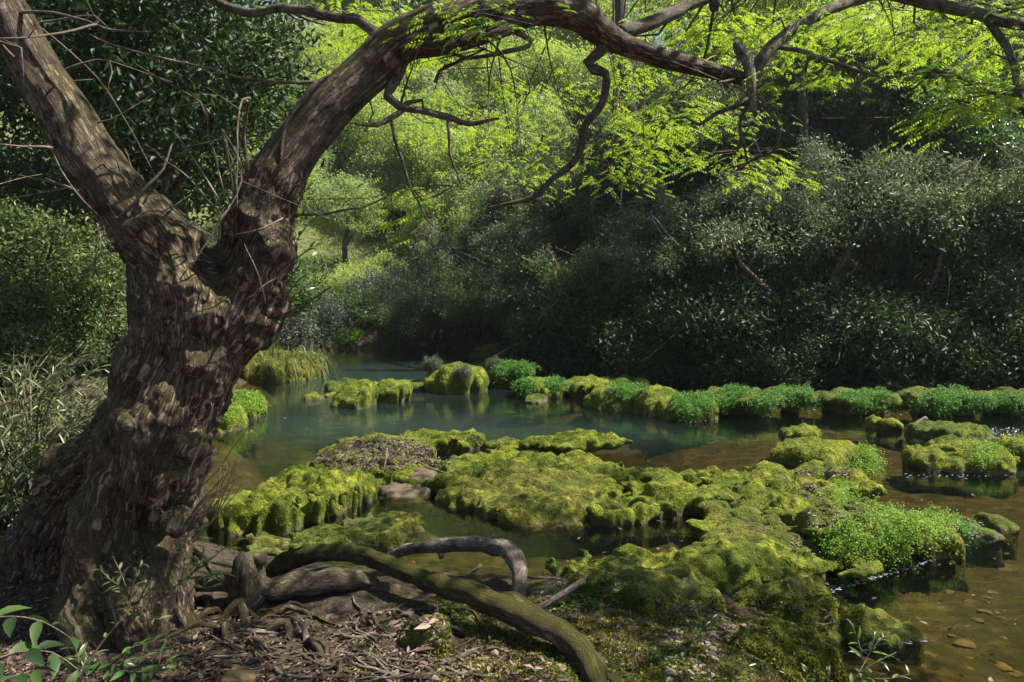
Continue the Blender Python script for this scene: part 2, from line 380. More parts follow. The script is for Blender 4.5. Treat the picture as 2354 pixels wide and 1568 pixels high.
# ------------------------------------------------------------------ terrain and water
W2 = lambda px, py: tuple(on(px, py, 0.0)[:2])
SHORE = [(1.75, -8), W2(1985, 1568), W2(1900, 1480), W2(1700, 1400), W2(1500, 1335), W2(1240, 1335), W2(1100, 1338), W2(900, 1318), W2(560, 1296),
         W2(440, 1240), W2(420, 1080), W2(440, 990), (-5.6, 11.5), W2(565, 880), W2(600, 838), W2(700, 826), W2(755, 804),
         W2(1000, 799), W2(1150, 801), W2(1300, 830), W2(1500, 862), W2(1800, 888), W2(2354, 898), (25, 15.5), (60, 13), (60, -8)]
def terr(X, Y):
    X = np.asarray(X, float); Y = np.asarray(Y, float)
    sh = X.shape; x = X.ravel(); y = Y.ravel()
    Q = np.stack([x, y, 0*x], 1)
    d = poly_sd(x+.22*pn(Q*.9), y+.22*pn(Q*.9+31), SHORE)
    o = np.maximum(-d, 0)
    wr = sstep(-1.5, 2.5, x)*sstep(12, 15, y); wc = (1-sstep(-1.5, 2.5, x))*sstep(23, 28, y); wl = np.clip(1-wr-wc, 0, 1)
    hill = wr*(.15*o+.55*np.maximum(o-.7, 0)) + wc*(.27*np.minimum(o, 8)+.62*np.maximum(o-8, 0)) + wl*(.05*o*sstep(6, 12, y)+.5*np.maximum(o-11, 0)*sstep(2, 14, y))
    hill = 42*(1-np.exp(-hill/42))
    bank = .1*sstep(0, .15, o)+.28*sstep(.1, 1.1, o)
    land = bank+hill+.07*fbm(Q*1.7, 4)*sstep(0, .6, o)+.035*fbm(Q*6, 3)*sstep(0, .3, o)+.25*fbm(Q*.35, 3)*sstep(4, 10, o)
    i = np.maximum(d, 0)
    deep = np.exp(-(((x+2.2)/3.2)**2+((y-12.2)/1.6)**2))*.75+np.exp(-(((x+3.)/3.)**2+((y-19)/4.5)**2))*1.2+np.exp(-(((x-1.2)/2.0)**2+((y-11.6)/1.3)**2))*.45
    bed = -(.05+.20*sstep(0, 1.2, i))-deep*sstep(.2, 1.5, i)+.06*fbm(Q*1.3, 3)*sstep(0, .5, i)+.05*fbm(Q*4.5, 3)*sstep(0, .4, i)
    z = np.where(d > 0, bed, land)
    return z.reshape(sh)
def terr1(x, y): return float(terr(np.array([x]), np.array([y]))[0])
u = np.linspace(-1, 1, 420); v = np.linspace(-1, 1, 520)
gx = 1.5*np.sinh(4.9*u)+.5; gy = 6+2.0*np.sinh(4.6*v)
gy = gy[gy > -14]
GX, GY = np.meshgrid(gx, gy, indexing='ij'); GZ = terr(GX, GY)
I = np.arange(GX.size).reshape(GX.shape)
TF = np.stack([I[:-1, :-1], I[1:, :-1], I[1:, 1:], I[:-1, 1:]], -1).reshape(-1, 4)
TV = np.stack([GX, GY, GZ], -1).reshape(-1, 3)
o = build('ground', [dict(V=TV, F=[TF], mat=M['terrain'])]); o['kind'] = 'structure'; o['label'] = 'stony river bed, soil banks and forest hillsides'
wx = np.linspace(-9, 62, 285); wy = np.linspace(-8, 29, 190)
WX, WY = np.meshgrid(wx, wy, indexing='ij'); I = np.arange(WX.size).reshape(WX.shape)
WF = np.stack([I[:-1, :-1], I[1:, :-1], I[1:, 1:], I[:-1, 1:]], -1).reshape(-1, 4)
WD = np.clip((-terr(WX, WY)-.36)/.8, 0, 1)
o = build('water', [dict(V=np.stack([WX, WY, 0*WX], -1).reshape(-1, 3), F=[WF], mat=M['water'], rnd=WD.ravel())]); o['kind'] = 'structure'; o['label'] = 'clear shallow stream with a green deeper pool'

# ------------------------------------------------------------------ rocks
SURF_V = [TV]; SURF_F = [np.concatenate([TF[:, :3], TF[:, [0, 2, 3]]])]; SURF_N = [len(TV)]
def reg(V, F):
    F = np.concatenate([F[:, :3], F[:, [0, 2, 3]]])+sum(SURF_N); SURF_V.append(np.asarray(V)); SURF_F.append(F); SURF_N.append(len(V))
_rk = [0]
def LQ(P, D, N, L, Wd, rs, mat, fold=.25, rnd=None):
    n = len(P); D = D/(np.linalg.norm(D, axis=1)[:, None]+1e-9); S = np.cross(N, D); S /= np.linalg.norm(S, axis=1)[:, None]+1e-9
    L = L[:, None]; Wd = Wd[:, None]; mid = P+D*L*.5
    V = np.stack([P, mid+S*Wd*.5, P+D*L-np.array([0, 0, 1])*L*.2, mid-S*Wd*.5], 1)
    return dict(V=V.reshape(-1, 3), F=[np.arange(n*4).reshape(n, 4)], mat=mat, rnd=np.repeat(rnd, 4))
def rock(label, x1, x2, base, top, depth, r=.45, uc=.03, lump=.06, cush=.06, flute=.045, tilt=(0, 0), dome=.25, n=2.6, mat='moss', rot=0., poly=None, H=None, zb=0., name='mossy_rock', k=3.2, pit=.03):
    _rk[0] += 1; sd = _rk[0]
    if poly is None:
        pf = on((x1+x2)/2, base, zb); Yf = pf.y; Yc = Yf+depth/2; a = (x2-x1)/2/FPX*Yc; b = depth/2
        cx = at((x1+x2)/2, base, Yc).x
        if H is None: H = at((x1+x2)/2, top, Yc+.15*b).z
    else:
        pw = np.array([on(p[0], p[1], p[2] if len(p) > 2 else zb)[:2] for p in poly])
        cx, Yc = pw.mean(0); a = np.ptp(pw[:, 0])/2; b = np.ptp(pw[:, 1])/2; cx = (pw[:, 0].max()+pw[:, 0].min())/2; Yc = (pw[:, 1].max()+pw[:, 1].min())/2
    h = float(np.clip(.0026*Yc, .014, .045)); pad = .14
    z0 = zb-.35; nx, ny, nz = int((2*a+2*pad)/h)+2, int((2*b+2*pad)/h)+2, int((H*1.35+.18-z0)/h)+2
    org = np.array([cx-a-pad, Yc-b-pad, z0])
    X, Y, Z = np.meshgrid(org[0]+h*np.arange(nx), org[1]+h*np.arange(ny), org[2]+h*np.arange(nz), indexing='ij')
    x2d, y2d = X[:, :, 0].ravel(), Y[:, :, 0].ravel()
    Q = np.stack([x2d, y2d, 0*x2d+sd*1.7], 1)
    wx_ = x2d+.10*pn(Q*2.2)+.04*pn(Q*6); wy_ = y2d+.10*pn(Q*2.2+40)+.04*pn(Q*6+40)
    U = (wx_-cx); Vv = (wy_-Yc)
    if rot: U, Vv = U*math.cos(rot)+Vv*math.sin(rot), -U*math.sin(rot)+Vv*math.cos(rot)
    U = U/a; Vv = Vv/b
    if poly is None:
        d2 = (1-(np.abs(U)**n+np.abs(Vv)**n)**(1/n))*min(a, b)
    else:
        d2 = poly_sd(wx_, wy_, [tuple(p) for p in pw])
    wl = 1-worley2(wx_*k*.62+wy_*k*.25, wy_*k*1.15-wx_*k*.2, sd)**2; wl2 = 1-worley2(wx_*k*2.6, wy_*k*2.6, sd+9)**2
    Ht = zb+(H-zb)*(1+tilt[0]*U+tilt[1]*Vv)*(1-dome*np.clip(U*U+Vv*Vv, 0, 1.2))+cush*(wl-.88)*3.1+cush*.7*(wl2-.75)+lump*fbm(Q*1.8, 2)
    sh = (nx, ny, 1)
    d2 = d2.reshape(sh); Ht = Ht.reshape(sh)
    P3 = np.stack([X.ravel(), Y.ravel(), Z.ravel()], 1)
    nz1 = fbm(P3*np.array([4, 4, 3.])+sd*3.1, 3).reshape(X.shape)
    fl = fbm(P3*np.array([7., 7., 1.3])+sd*5.7, 2).reshape(X.shape)
    q = d2-uc*(1-sstep(zb, zb+.75*(H-zb), Z))+flute*1.6*fl
    rr = r*min((H-zb), min(a, b))
    A = -q+rr; B = Z-Ht+rr
    f = np.sqrt(np.maximum(A, 0)**2+np.maximum(B, 0)**2)+np.minimum(np.maximum(A, B), 0)-rr
    f = f-lump*nz1-.03*fbm(P3*np.array([11., 11., 8.])+sd*2.1, 3).reshape(X.shape)
    if pit:
        pp = fbm(P3*np.array([3.4, 3.4, 4.2])+sd*9.3, 2).reshape(X.shape)
        f = np.maximum(f, pit*(pp-.22)*1.0-(.0) - .0) if False else f+pit*sstep(.18, .42, pp)
    f[0] = f[-1] = 1; f[:, 0] = f[:, -1] = 1; f[:, :, -1] = 1
    V, F = surface_nets(f.astype(np.float32), org, h)
    reg(V, F)
    gs = [dict(V=V-np.array([cx, Yc, zb]), F=[F], mat=M[mat])]
    if mat != 'sand' and name != 'stone_slab':
        p0 = V[F]; fn = np.cross(p0[:, 2]-p0[:, 0], p0[:, 3]-p0[:, 1]); ar = np.linalg.norm(fn, axis=1)/2; fn /= 2*ar[:, None]+1e-12; fc = p0.mean(1)
        ok = (fn[:, 2] > -.1) & (fc[:, 2] > .05) & (fn[:, 1] < .75); rs_ = np.random.RandomState(sd)
        dens = 7000 if Yc < 11 else 2200
        nb = int((ar*ok).sum()*dens)
        if nb > 10:
            pr = ar*ok; pick = rs_.choice(len(F), nb, p=pr/pr.sum()); w4 = rs_.dirichlet(np.ones(4), nb)
            Pb = (p0[pick]*w4[:, :, None]).sum(1); Nb = fn[pick]
            patch = .75*fbm(Pb*2.1+sd*.37, 3)+.5*fbm(Pb*6.5+sd, 2)
            kp = fbm(Pb*3.1+sd*2.7, 3) > -.12+.3*(rs_.rand(nb)-.5); Pb, Nb, patch = Pb[kp], Nb[kp], patch[kp]; nb = len(Pb)
            Db = Nb*.42+rs_.normal(size=(nb, 3))*.6+np.array([0, 0, -.2]); lb = (.006+.0012*Pb[:, 1])*rs_.uniform(.6, 1.5, nb)
            gs.append(LQ(Pb-np.array([cx, Yc, zb])-Nb*.004, Db, rs_.normal(size=(nb, 3))*.45+Nb*1.2, lb, lb*.5, rs_, M[{'moss': 'moss_blade', 'moss_olive': 'moss_blade2', 'moss_dark': 'moss_blade3'}[mat]], .1, np.clip(.45+.95*patch+.22*rs_.normal(size=nb), 0, 1)))
    o = build(name, gs, loc=(cx, Yc, zb))
    return tag(o, label, 'rock')

# back row, from the far pool to the right edge
rock('small flat moss capped rock at the pool edge, leftmost of the far row', 699, 750, 921, 906, .5, H=.11, r=.8, dome=.4)
rock('bare tan slab half under water beside the small flat moss rock', 742, 803, 916, 909, .9, H=.05, r=.8, mat='moss_olive', name='stone_slab')
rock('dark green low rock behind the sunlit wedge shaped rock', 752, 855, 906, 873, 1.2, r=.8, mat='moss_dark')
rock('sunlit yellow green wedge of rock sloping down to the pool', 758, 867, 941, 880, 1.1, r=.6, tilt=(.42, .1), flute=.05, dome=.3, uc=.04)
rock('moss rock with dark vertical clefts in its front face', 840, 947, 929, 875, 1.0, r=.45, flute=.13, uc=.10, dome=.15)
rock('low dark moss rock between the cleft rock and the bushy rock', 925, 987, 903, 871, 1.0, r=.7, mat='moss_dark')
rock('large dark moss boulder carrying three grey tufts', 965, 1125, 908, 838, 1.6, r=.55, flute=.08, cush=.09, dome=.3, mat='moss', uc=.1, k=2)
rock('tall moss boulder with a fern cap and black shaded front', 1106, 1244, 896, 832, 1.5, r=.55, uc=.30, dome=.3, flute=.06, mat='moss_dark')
rock('rounded moss boulder draped with two fern patches', 1166, 1308, 918, 866, 1.3, r=.6, uc=.12, flute=.05, dome=.3)
rock('tiny dark rock in the water below the two patch fern boulder', 1207, 1266, 929, 909, .6, r=.8, mat='moss_dark')
rock('fluted moss block with hanging folds, left of the big smooth dome', 1289, 1400, 914, 868, 1.2, r=.4, flute=.14, uc=.08, dome=.1)
rock('low dim moss rock behind the big smooth dome', 1380, 1497, 893, 866, 1.4, r=.7, mat='moss_dark')
rock('big smooth dome of green moss with fern at its upper right', 1343, 1503, 944, 880, 1.5, r=.8, dome=.35, flute=.02, cush=.02, lump=.03, k=1.5)
rock('sharp ridged moss rock with a diagonal groove', 1460, 1586, 962, 893, 1.4, r=.6, tilt=(-.1, .25), dome=.4, flute=.07, mat='moss')
rock('moss rock under a bushy fern, in front of the ridged rock', 1505, 1652, 971, 906, 1.2, r=.7, dome=.3, uc=.1, flute=.05)
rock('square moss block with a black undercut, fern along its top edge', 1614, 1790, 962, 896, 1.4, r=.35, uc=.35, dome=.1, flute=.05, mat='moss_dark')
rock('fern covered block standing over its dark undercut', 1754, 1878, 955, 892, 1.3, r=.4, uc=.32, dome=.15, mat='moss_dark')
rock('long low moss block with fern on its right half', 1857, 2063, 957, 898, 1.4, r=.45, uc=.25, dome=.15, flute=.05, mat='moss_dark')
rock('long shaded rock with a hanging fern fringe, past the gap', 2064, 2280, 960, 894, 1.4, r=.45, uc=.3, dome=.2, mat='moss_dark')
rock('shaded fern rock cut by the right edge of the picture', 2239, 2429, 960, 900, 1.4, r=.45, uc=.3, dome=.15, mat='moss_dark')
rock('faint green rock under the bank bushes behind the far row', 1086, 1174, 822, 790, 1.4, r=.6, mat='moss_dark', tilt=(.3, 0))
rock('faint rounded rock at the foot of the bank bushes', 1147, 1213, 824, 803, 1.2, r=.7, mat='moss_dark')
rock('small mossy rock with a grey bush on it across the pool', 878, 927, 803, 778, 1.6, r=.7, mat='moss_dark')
# left bank rocks seen beside the trunk
rock('sunlit mossy rock topped by fern right of the big trunk', 530, 613, 968, 905, 1.2, r=.6, dome=.35)
rock('mossy rock at the waterline touching the big trunk', 470, 560, 1000, 928, 1.1, r=.6, dome=.3)
rock('little moss knob in the water beside the trunk', 556, 590, 1001, 984, .5, r=.8)
rock('grassy moss hump on the far left bank under hanging grass', 560, 745, 880, 806, 2.6, r=.5, mat='moss_olive', dome=.25, name='mossy_bank_rock')
# middle ledge
rock('overhanging moss ledge with a dark hollow front in midstream', 1178, 1432, 1060, 999, .75, r=.5, uc=.24, flute=.05, dome=.12, cush=.05, tilt=(.1, .0), pit=.10)
rock('steep moss ledge with dark holes beside the litter mound', 918, 1108, 1046, 996, .9, r=.4, uc=.04, flute=.10, dome=.1, pit=.12)
rock('short dim ledge linking the two midstream moss ledges', 1098, 1190, 1036, 1008, .6, r=.5, flute=.06, mat='moss_dark')
rock('small rounded hump before the linking ledge', 1112, 1206, 1050, 1020, .55, r=.8)
rock('little pitted rock below the overhanging ledge', 1282, 1362, 1074, 1046, .4, r=.6, uc=.05, flute=.06)
rock('mound strewn with fallen leaves, left end of the midstream ledge', 0, 0, 0, 0, 0, poly=[(690, 1085), (740, 1045), (830, 1030), (960, 1036), (1010, 1060), (930, 1085), (880, 1100), (790, 1098)], H=.27, r=.9, dome=.45, lump=.04, mat='moss_olive')
rock('long moss ledge with draped hanging folds in front', 0, 0, 0, 0, 0, poly=[(505, 1235), (560, 1240), (650, 1230), (715, 1205), (770, 1195), (812, 1170), (860, 1150), (905, 1118), (900, 1095), (800, 1085), (700, 1095), (620, 1135), (570, 1180)], H=.31, r=.5, flute=.13, cush=.09, lump=.06, dome=.3, k=3.4, pit=.09)
rock('bare sandy slope between the draped ledge and the central mound', 0, 0, 0, 0, 0, poly=[(845, 1135), (920, 1150), (990, 1150), (1010, 1110), (985, 1078), (900, 1078)], H=.10, r=.95, dome=.2, tilt=(0, .8), cush=.01, lump=.03, mat='sand', name='sand_slope')
rock('low moss lump at the base of the big trunk', 480, 590, 1222, 1160, .7, H=.2, r=.7, cush=.06)
rock('broad low mound of short moss in the centre of the stream', 0, 0, 0, 0, 0, poly=[(975, 1150), (1050, 1172), (1150, 1205), (1290, 1218), (1400, 1196), (1480, 1176), (1440, 1110), (1290, 1085), (1120, 1075), (1010, 1095)], H=.17, r=.9, dome=.5, cush=.06, lump=.05, mat='moss_olive', k=3., pit=.04)
rock('flat moss shelf behind the broad central mound', 0, 0, 0, 0, 0, poly=[(985, 1100), (1100, 1110), (1300, 1115), (1500, 1110), (1430, 1075), (1260, 1062), (1100, 1060), (1000, 1072)], H=.15, r=.7, dome=.2, cush=.07, pit=.05)
rock('pitted moss ledge with dark hollows right of the central mound', 0, 0, 0, 0, 0, poly=[(1440, 1180), (1530, 1196), (1640, 1192), (1700, 1160), (1745, 1125), (1620, 1112), (1500, 1115), (1430, 1135)], H=.24, r=.35, flute=.12, cush=.08, dome=.15, pit=.18, uc=.08)
rock('small knobby rock at the right end of the pitted ledge', 1630, 1745, 1138, 1092, .5, r=.6, flute=.06, pit=.08)
rock('moss hump barely above the inner pool', 790, 965, 1262, 1175, 1.0, H=.09, r=.9, dome=.5, mat='moss_olive')
rock('low wet moss patch on the inner pool rim', 600, 820, 1270, 1230, .7, H=.06, r=.9, dome=.4, mat='moss_olive')
# right arm
rock('leaf shaped moss slab at the far tip of the right arm', 1800, 1897, 1020, 979, .7, r=.5, tilt=(.25, .1), dome=.2, flute=.03)
rock('smooth streaked moss dome at the head of the right arm', 1778, 1998, 1082, 1008, 1.0, r=.8, dome=.4, cush=.03, lump=.03, flute=.03, k=2)
rock('moss hump with leaf litter below the streaked dome', 1700, 1990, 1140, 1068, .9, r=.6, cush=.08, dome=.25)
rock('lumpy moss block under the tall fern column', 1900, 2036, 1160, 1085, .7, r=.5, uc=.08, flute=.05)
rock('cluster of moss knolls in the middle of the right arm', 1620, 1990, 1205, 1115, 1.0, r=.6, cush=.11, dome=.2, k=3.5)
rock('dark shouldered moss knoll on the left of the right arm', 1610, 1800, 1240, 1175, .6, r=.7, cush=.07, mat='moss_olive')
rock('pale yellow moss dome sloping to the inner pool', 1600, 1860, 1310, 1208, .9, r=.8, dome=.4, cush=.04, lump=.04, mat='moss_olive')
rock('high moss rock beneath the biggest fern clump', 1840, 2110, 1318, 1170, .9, r=.45, uc=.16, flute=.07, cush=.07, dome=.15)
rock('brown moss boulder below the outermost fern clump', 2085, 2198, 1290, 1180, .6, r=.6, flute=.05, dome=.25, mat='moss_olive')
rock('small moss rock at the outer tip of the right arm', 2180, 2275, 1236, 1200, .5, r=.9, uc=0, cush=.01, lump=.03, flute=.02, pit=0, mat='moss_dark')
rock('pale flat wet slab ending the right arm', 2255, 2318, 1222, 1200, .5, H=.07, r=.9, uc=0, cush=.01, lump=.02, flute=.01, pit=0, mat='moss_olive', name='stone_slab')
rock('undercut moss ledge with a black hollow at the river side', 1560, 2000, 1368, 1262, .9, r=.4, uc=.26, flute=.07, cush=.09, dome=.12, pit=.06, tilt=(.05, 0))
rock('long rippled moss ledge along the near side of inner pool', 0, 0, 0, 0, 0, poly=[(1255, 1352), (1330, 1398), (1480, 1410), (1640, 1400), (1760, 1375), (1740, 1320), (1620, 1305), (1450, 1318), (1270, 1318)], H=.24, r=.5, cush=.09, dome=.15, lump=.06, k=3.6, pit=.08, flute=.08)
# small knolls that break up the right arm
_kn = np.random.RandomState(3)
for (kx, ky, kw) in [(1655, 1150, 80), (1745, 1160, 95), (1700, 1195, 110), (1800, 1185, 105), (1870, 1165, 95), (1640, 1225, 100), (1735, 1240, 130), (1840, 1235, 110), (1900, 1195, 90), (1690, 1285, 130), (1790, 1290, 120), (1600, 1320, 150), (1700, 1330, 140), (1800, 1335, 110), (1480, 1345, 150), (1380, 1355, 120), (1850, 1300, 90), (1950, 1170, 80), (1780, 1120, 80), (1850, 1110, 70), (1560, 1385, 120), (1660, 1395, 100)]:
    rock('small overlapping moss knoll of the right arm', kx-kw/2, kx+kw/2, ky+14, ky-24, _kn.uniform(.28, .5), zb=.08, r=.8, dome=.35, tilt=(_kn.uniform(-.2, .3), _kn.uniform(-.1, .3)), cush=.03, lump=.04, flute=.05, mat=['moss', 'moss_olive'][_kn.randint(2)], uc=.05)['group'] = 'moss knolls of the right arm'
# near bank
rock('draped moss boulder sloping to pebbles on the near bank', 1390, 1700, 1520, 1340, 1.0, H=.36, r=.9, flute=.10, cush=.06, dome=.5, pit=.05, mat='moss_olive')
rock('moss mound with dead leaves near the right water', 1668, 1950, 1482, 1372, .85, H=.26, r=.9, cush=.08, dome=.5, mat='moss_olive')
rock('flat mossy spit running into the right water', 1930, 2128, 1500, 1424, .55, H=.10, r=.8, dome=.4, mat='moss_olive', tilt=(-.3, 0))
rock('moss mound at the bottom edge beside sprouting plants', 1660, 1985, 1660, 1490, .7, H=.30, r=.9, cush=.07, dome=.5, mat='moss_olive')
rock('olive moss stone among roots under the arching limb', 915, 1040, 1548, 1462, .4, zb=.30, H=.50, r=.8, dome=.35, mat='moss_olive', cush=.03)
rock('dark moss stone beneath the hollow log', 842, 945, 1420, 1372, .5, zb=.15, H=.36, r=.7, mat='moss_dark')
rock('brown moss stone under the lower end of the arching limb', 1240, 1420, 1520, 1440, .5, zb=.2, H=.36, r=.7, mat='moss_olive', cush=.07)
rock('low moss stone at bottom edge right of the arching limb', 1440, 1640, 1640, 1520, .5, zb=.25, H=.44, r=.7, mat='moss_olive')
rock('broad mossy apron between the arching limb and the rippled ledge', 0, 0, 0, 0, 0, zb=.1, poly=[(1240, 1450), (1290, 1400), (1400, 1385), (1560, 1400), (1600, 1470), (1520, 1560), (1400, 1560), (1280, 1500)], H=.50, r=.9, cush=.06, dome=.45, lump=.07, flute=.06, mat='moss_olive', k=3.)
rock('low mossy apron at the bottom edge between pebbles and the flat spit', 0, 0, 0, 0, 0, zb=.1, poly=[(1560, 1520), (1650, 1470), (1760, 1470), (1900, 1500), (1960, 1580), (1800, 1640), (1580, 1620)], H=.36, r=.9, cush=.08, dome=.5, lump=.06, flute=.05, mat='moss_olive', k=3.)
rock('thin moss shelf just above water between the central mound and the draped ledge', 0, 0, 0, 0, 0, poly=[(880, 1100), (960, 1080), (1080, 1082), (1140, 1120), (1060, 1150), (985, 1130), (900, 1120)], H=.15, r=.6, cush=.08, dome=.3, lump=.07, pit=.10, mat='moss')
rock('thin pitted moss shelf joining the central mound to the pitted ledge', 0, 0, 0, 0, 0, poly=[(1360, 1160), (1420, 1110), (1520, 1095), (1600, 1120), (1560, 1190), (1440, 1215), (1350, 1210)], H=.16, r=.6, cush=.09, dome=.3, lump=.07, pit=.12, mat='moss')
rock('low moss shelf joining the pitted ledge to the right arm', 0, 0, 0, 0, 0, poly=[(1600, 1185), (1660, 1120), (1760, 1090), (1850, 1110), (1800, 1190), (1700, 1230), (1620, 1225)], H=.18, r=.6, cush=.10, dome=.3, lump=.07, pit=.10, mat='moss_olive')
rock('shallow wet moss shelf along the front of the draped ledge', 0, 0, 0, 0, 0, poly=[(540, 1262), (640, 1250), (760, 1215), (860, 1180), (900, 1200), (830, 1250), (700, 1282), (580, 1285)], H=.07, r=.8, cush=.05, dome=.3, lump=.05, pit=.06, mat='moss_dark')
# right side islands
rock('small round moss rock alone in the right water', 2003, 2070, 993, 957, .6, r=.7, uc=.05)
rock('low dark moss rock holding a broken plank end', 2098, 2268, 1014, 973, 1.0, r=.6, mat='moss_dark')
rock('low flat moss strip behind the fern topped island', 2150, 2290, 1034, 1011, .7, r=.7, mat='moss_dark')
rock('sunlit moss island with a dark cleft and fern top', 2074, 2325, 1092, 1018, 1.1, r=.6, cush=.08, dome=.3, flute=.06, pit=.08)
rock('moss rock half cut off by the right edge behind the island', 2295, 2420, 1068, 1010, 1.0, r=.6, flute=.05)

BV = BVHTree.FromPolygons([tuple(v) for v in np.concatenate(SURF_V)], [tuple(int(i) for i in f) for f in np.concatenate(SURF_F)])
def hit(px, py):
    d = ray(px, py).normalized(); r = BV.ray_cast(Vector((0, 0, CAMH)), d, 200)
    return (r[0], r[1]) if r[0] is not None else (None, None)
def drop(x, y):
    r = BV.ray_cast(Vector((x, y, 60)), Vector((0, 0, -1)), 200); return (r[0], r[1]) if r[0] is not None else (Vector((x, y, 0)), Vector((0, 0, 1)))

# ------------------------------------------------------------------ foliage generators
def unit(v): return v/(np.linalg.norm(v, axis=-1, keepdims=True)+1e-9)
def leaf_quads(P, D, N, L, Wd, rs, mat, fold=.25, rnd=None):
    """one bent leaf (2 quads, 6 verts) per point"""
    n = len(P); D = unit(D); S = unit(np.cross(N, D)); N = unit(np.cross(D, S))
    L = np.broadcast_to(L, n)[:, None]; Wd = np.broadcast_to(Wd, n)[:, None]
    mid = P+D*L*.5-N*L*.04; tip = P+D*L-N*L*.16
    V = np.stack([P, mid+S*Wd*.5+N*Wd*fold, tip, mid-S*Wd*.5+N*Wd*fold], 1)
    F = np.arange(n*4).reshape(n, 4)
    F = np.concatenate([F[:, [0, 1, 2]], F[:, [0, 2, 3]]])
    r = rs.rand(n) if rnd is None else rnd
    return dict(V=V.reshape(-1, 3), F=[F], mat=mat, rnd=np.repeat(r, 4))
def leaf_fine(P, D, N, L, Wd, rs, mat, rnd=None, bend=.3):
    """pointed oval leaf with midrib fold, for close plants: 3 stations x 2 sides"""
    n = len(P); D = unit(D); S = unit(np.cross(N, D)); N = unit(np.cross(D, S))
    L = np.broadcast_to(L, n)[:, None]; Wd = np.broadcast_to(Wd, n)[:, None]
    st = [(0, 0.), (.25, .38), (.5, .5), (.75, .36), (1., 0.)]; cols = []
    for t_, w_ in st:
        c = P+D*L*t_-N*L*bend*t_*t_; cols.append(np.stack([c+S*Wd*w_+N*Wd*w_*.35, c, c-S*Wd*w_+N*Wd*w_*.35], 1))
    V = np.stack(cols, 1)  # n,5,3,3
    idx = np.arange(n*15).reshape(n, 5, 3); F = []
    for i in range(4):
        for j in range(2): F.append(np.stack([idx[:, i, j], idx[:, i, j+1], idx[:, i+1, j+1], idx[:, i+1, j]], 1))
    r = rs.rand(n) if rnd is None else rnd
    return dict(V=V.reshape(-1, 3), F=[np.concatenate(F)], mat=mat, rnd=np.repeat(r, 15))
def compound(P, D, N, L, rs, mat, pairs=6, lw=.27, ll=.42, droop=.25):
    """pinnate leaves: many narrow leaflets on a rachis"""
    n = len(P); D = unit(D); S = unit(np.cross(N, D)); N = unit(np.cross(D, S)); L = np.broadcast_to(L, n)[:, None]
    PP, DD, NN, LL, RR = [], [], [], [], []; base = rs.rand(n)
    for i in range(pairs):
        t_ = .25+.72*i/(pairs-1); c = P+D*L*t_-N*L*droop*t_*t_; d = unit(D-N*droop*2*t_)
        s = ll*(.65+.35*math.sin(math.pi*min(1, t_*.95)))
        for sg in (1, -1):
            PP.append(c); DD.append(unit(S*sg+d*.45-N*.15+rs.normal(size=(n, 3))*.09)); NN.append(N+rs.normal(size=(n, 3))*.2); LL.append(L[:, 0]*s); RR.append(np.clip(base+rs.normal(size=n)*.12, 0, 1))
    c = P+D*L*.97-N*L*droop*.95; PP.append(c); DD.append(D-N*droop*2); NN.append(N); LL.append(L[:, 0]*ll*.9); RR.append(base)
    LL = np.concatenate(LL)
    return leaf_quads(np.concatenate(PP), np.concatenate(DD), np.concatenate(NN), LL, LL*lw*1.25, rs, mat, .12, np.concatenate(RR))
def clump_pts(rs, K, R, lump=.55, bottom=-.9, shell=.45):
    out = []; sd = rs.rand()*50
    while len(out) < K:
        d = unit(rs.normal(size=(200, 3))); r = rs.rand(200)**shell; p = d*r[:, None]
        lim = .82+lump*pn(d*1.6+sd)+.2*pn(d*4+sd)
        ok = (r < lim) & (p[:, 2] > bottom)
        out += list(p[ok])
    return np.array(out[:K])*np.asarray(R)
def cloud(rs, C, per, spread, ll, lw, mat, up=.6, jit=.25, fold=.25, hang=0.):
    n = len(C)*per; c = np.repeat(C, per, 0)
    ax = unit(rs.normal(size=(len(C), 3))+np.array([0, 0, -.1])); ax = np.repeat(ax, per, 0)
    P = c+rs.normal(size=(n, 3))*np.asarray(spread)+ax*(rs.rand(n)[:, None]-.5)*np.mean(spread)*3.2
    D = unit(rs.normal(size=(n, 3))*.9+ax*.6+np.array([0, 0, -hang])); N = unit(rs.normal(size=(n, 3))+np.array([0, 0, up*2.2]))
    s = 1+jit*rs.normal(size=n); s = np.clip(s, .5, 1.6)
    cr = np.repeat(rs.rand(len(C)), per)
    return leaf_quads(P, D, N, ll*s, lw*s, rs, mat, fold, np.clip(.5*cr+.5*rs.rand(n)+.12*rs.normal(size=n), 0, 1))
def stems(rs, base, tops, r0, mat, sag=.15, sides=5, seed=0):
    gs = []
    for i, tp in enumerate(tops):
        b = np.asarray(base, float)+rs.normal(size=3)*np.array([.12, .12, 0]); tp = np.asarray(tp, float)
        m1 = b+(tp-b)*.35+rs.normal(size=3)*sag+np.array([0, 0, .12*np.linalg.norm(tp-b)]); m2 = b+(tp-b)*.7+rs.normal(size=3)*sag
        gs.append(tube([b, m1, m2, tp], [r0, r0*.75, r0*.5, r0*.2], mat, sides, .25, .04, .15, seed+i))
    return gs
def merge(gs):
    return gs

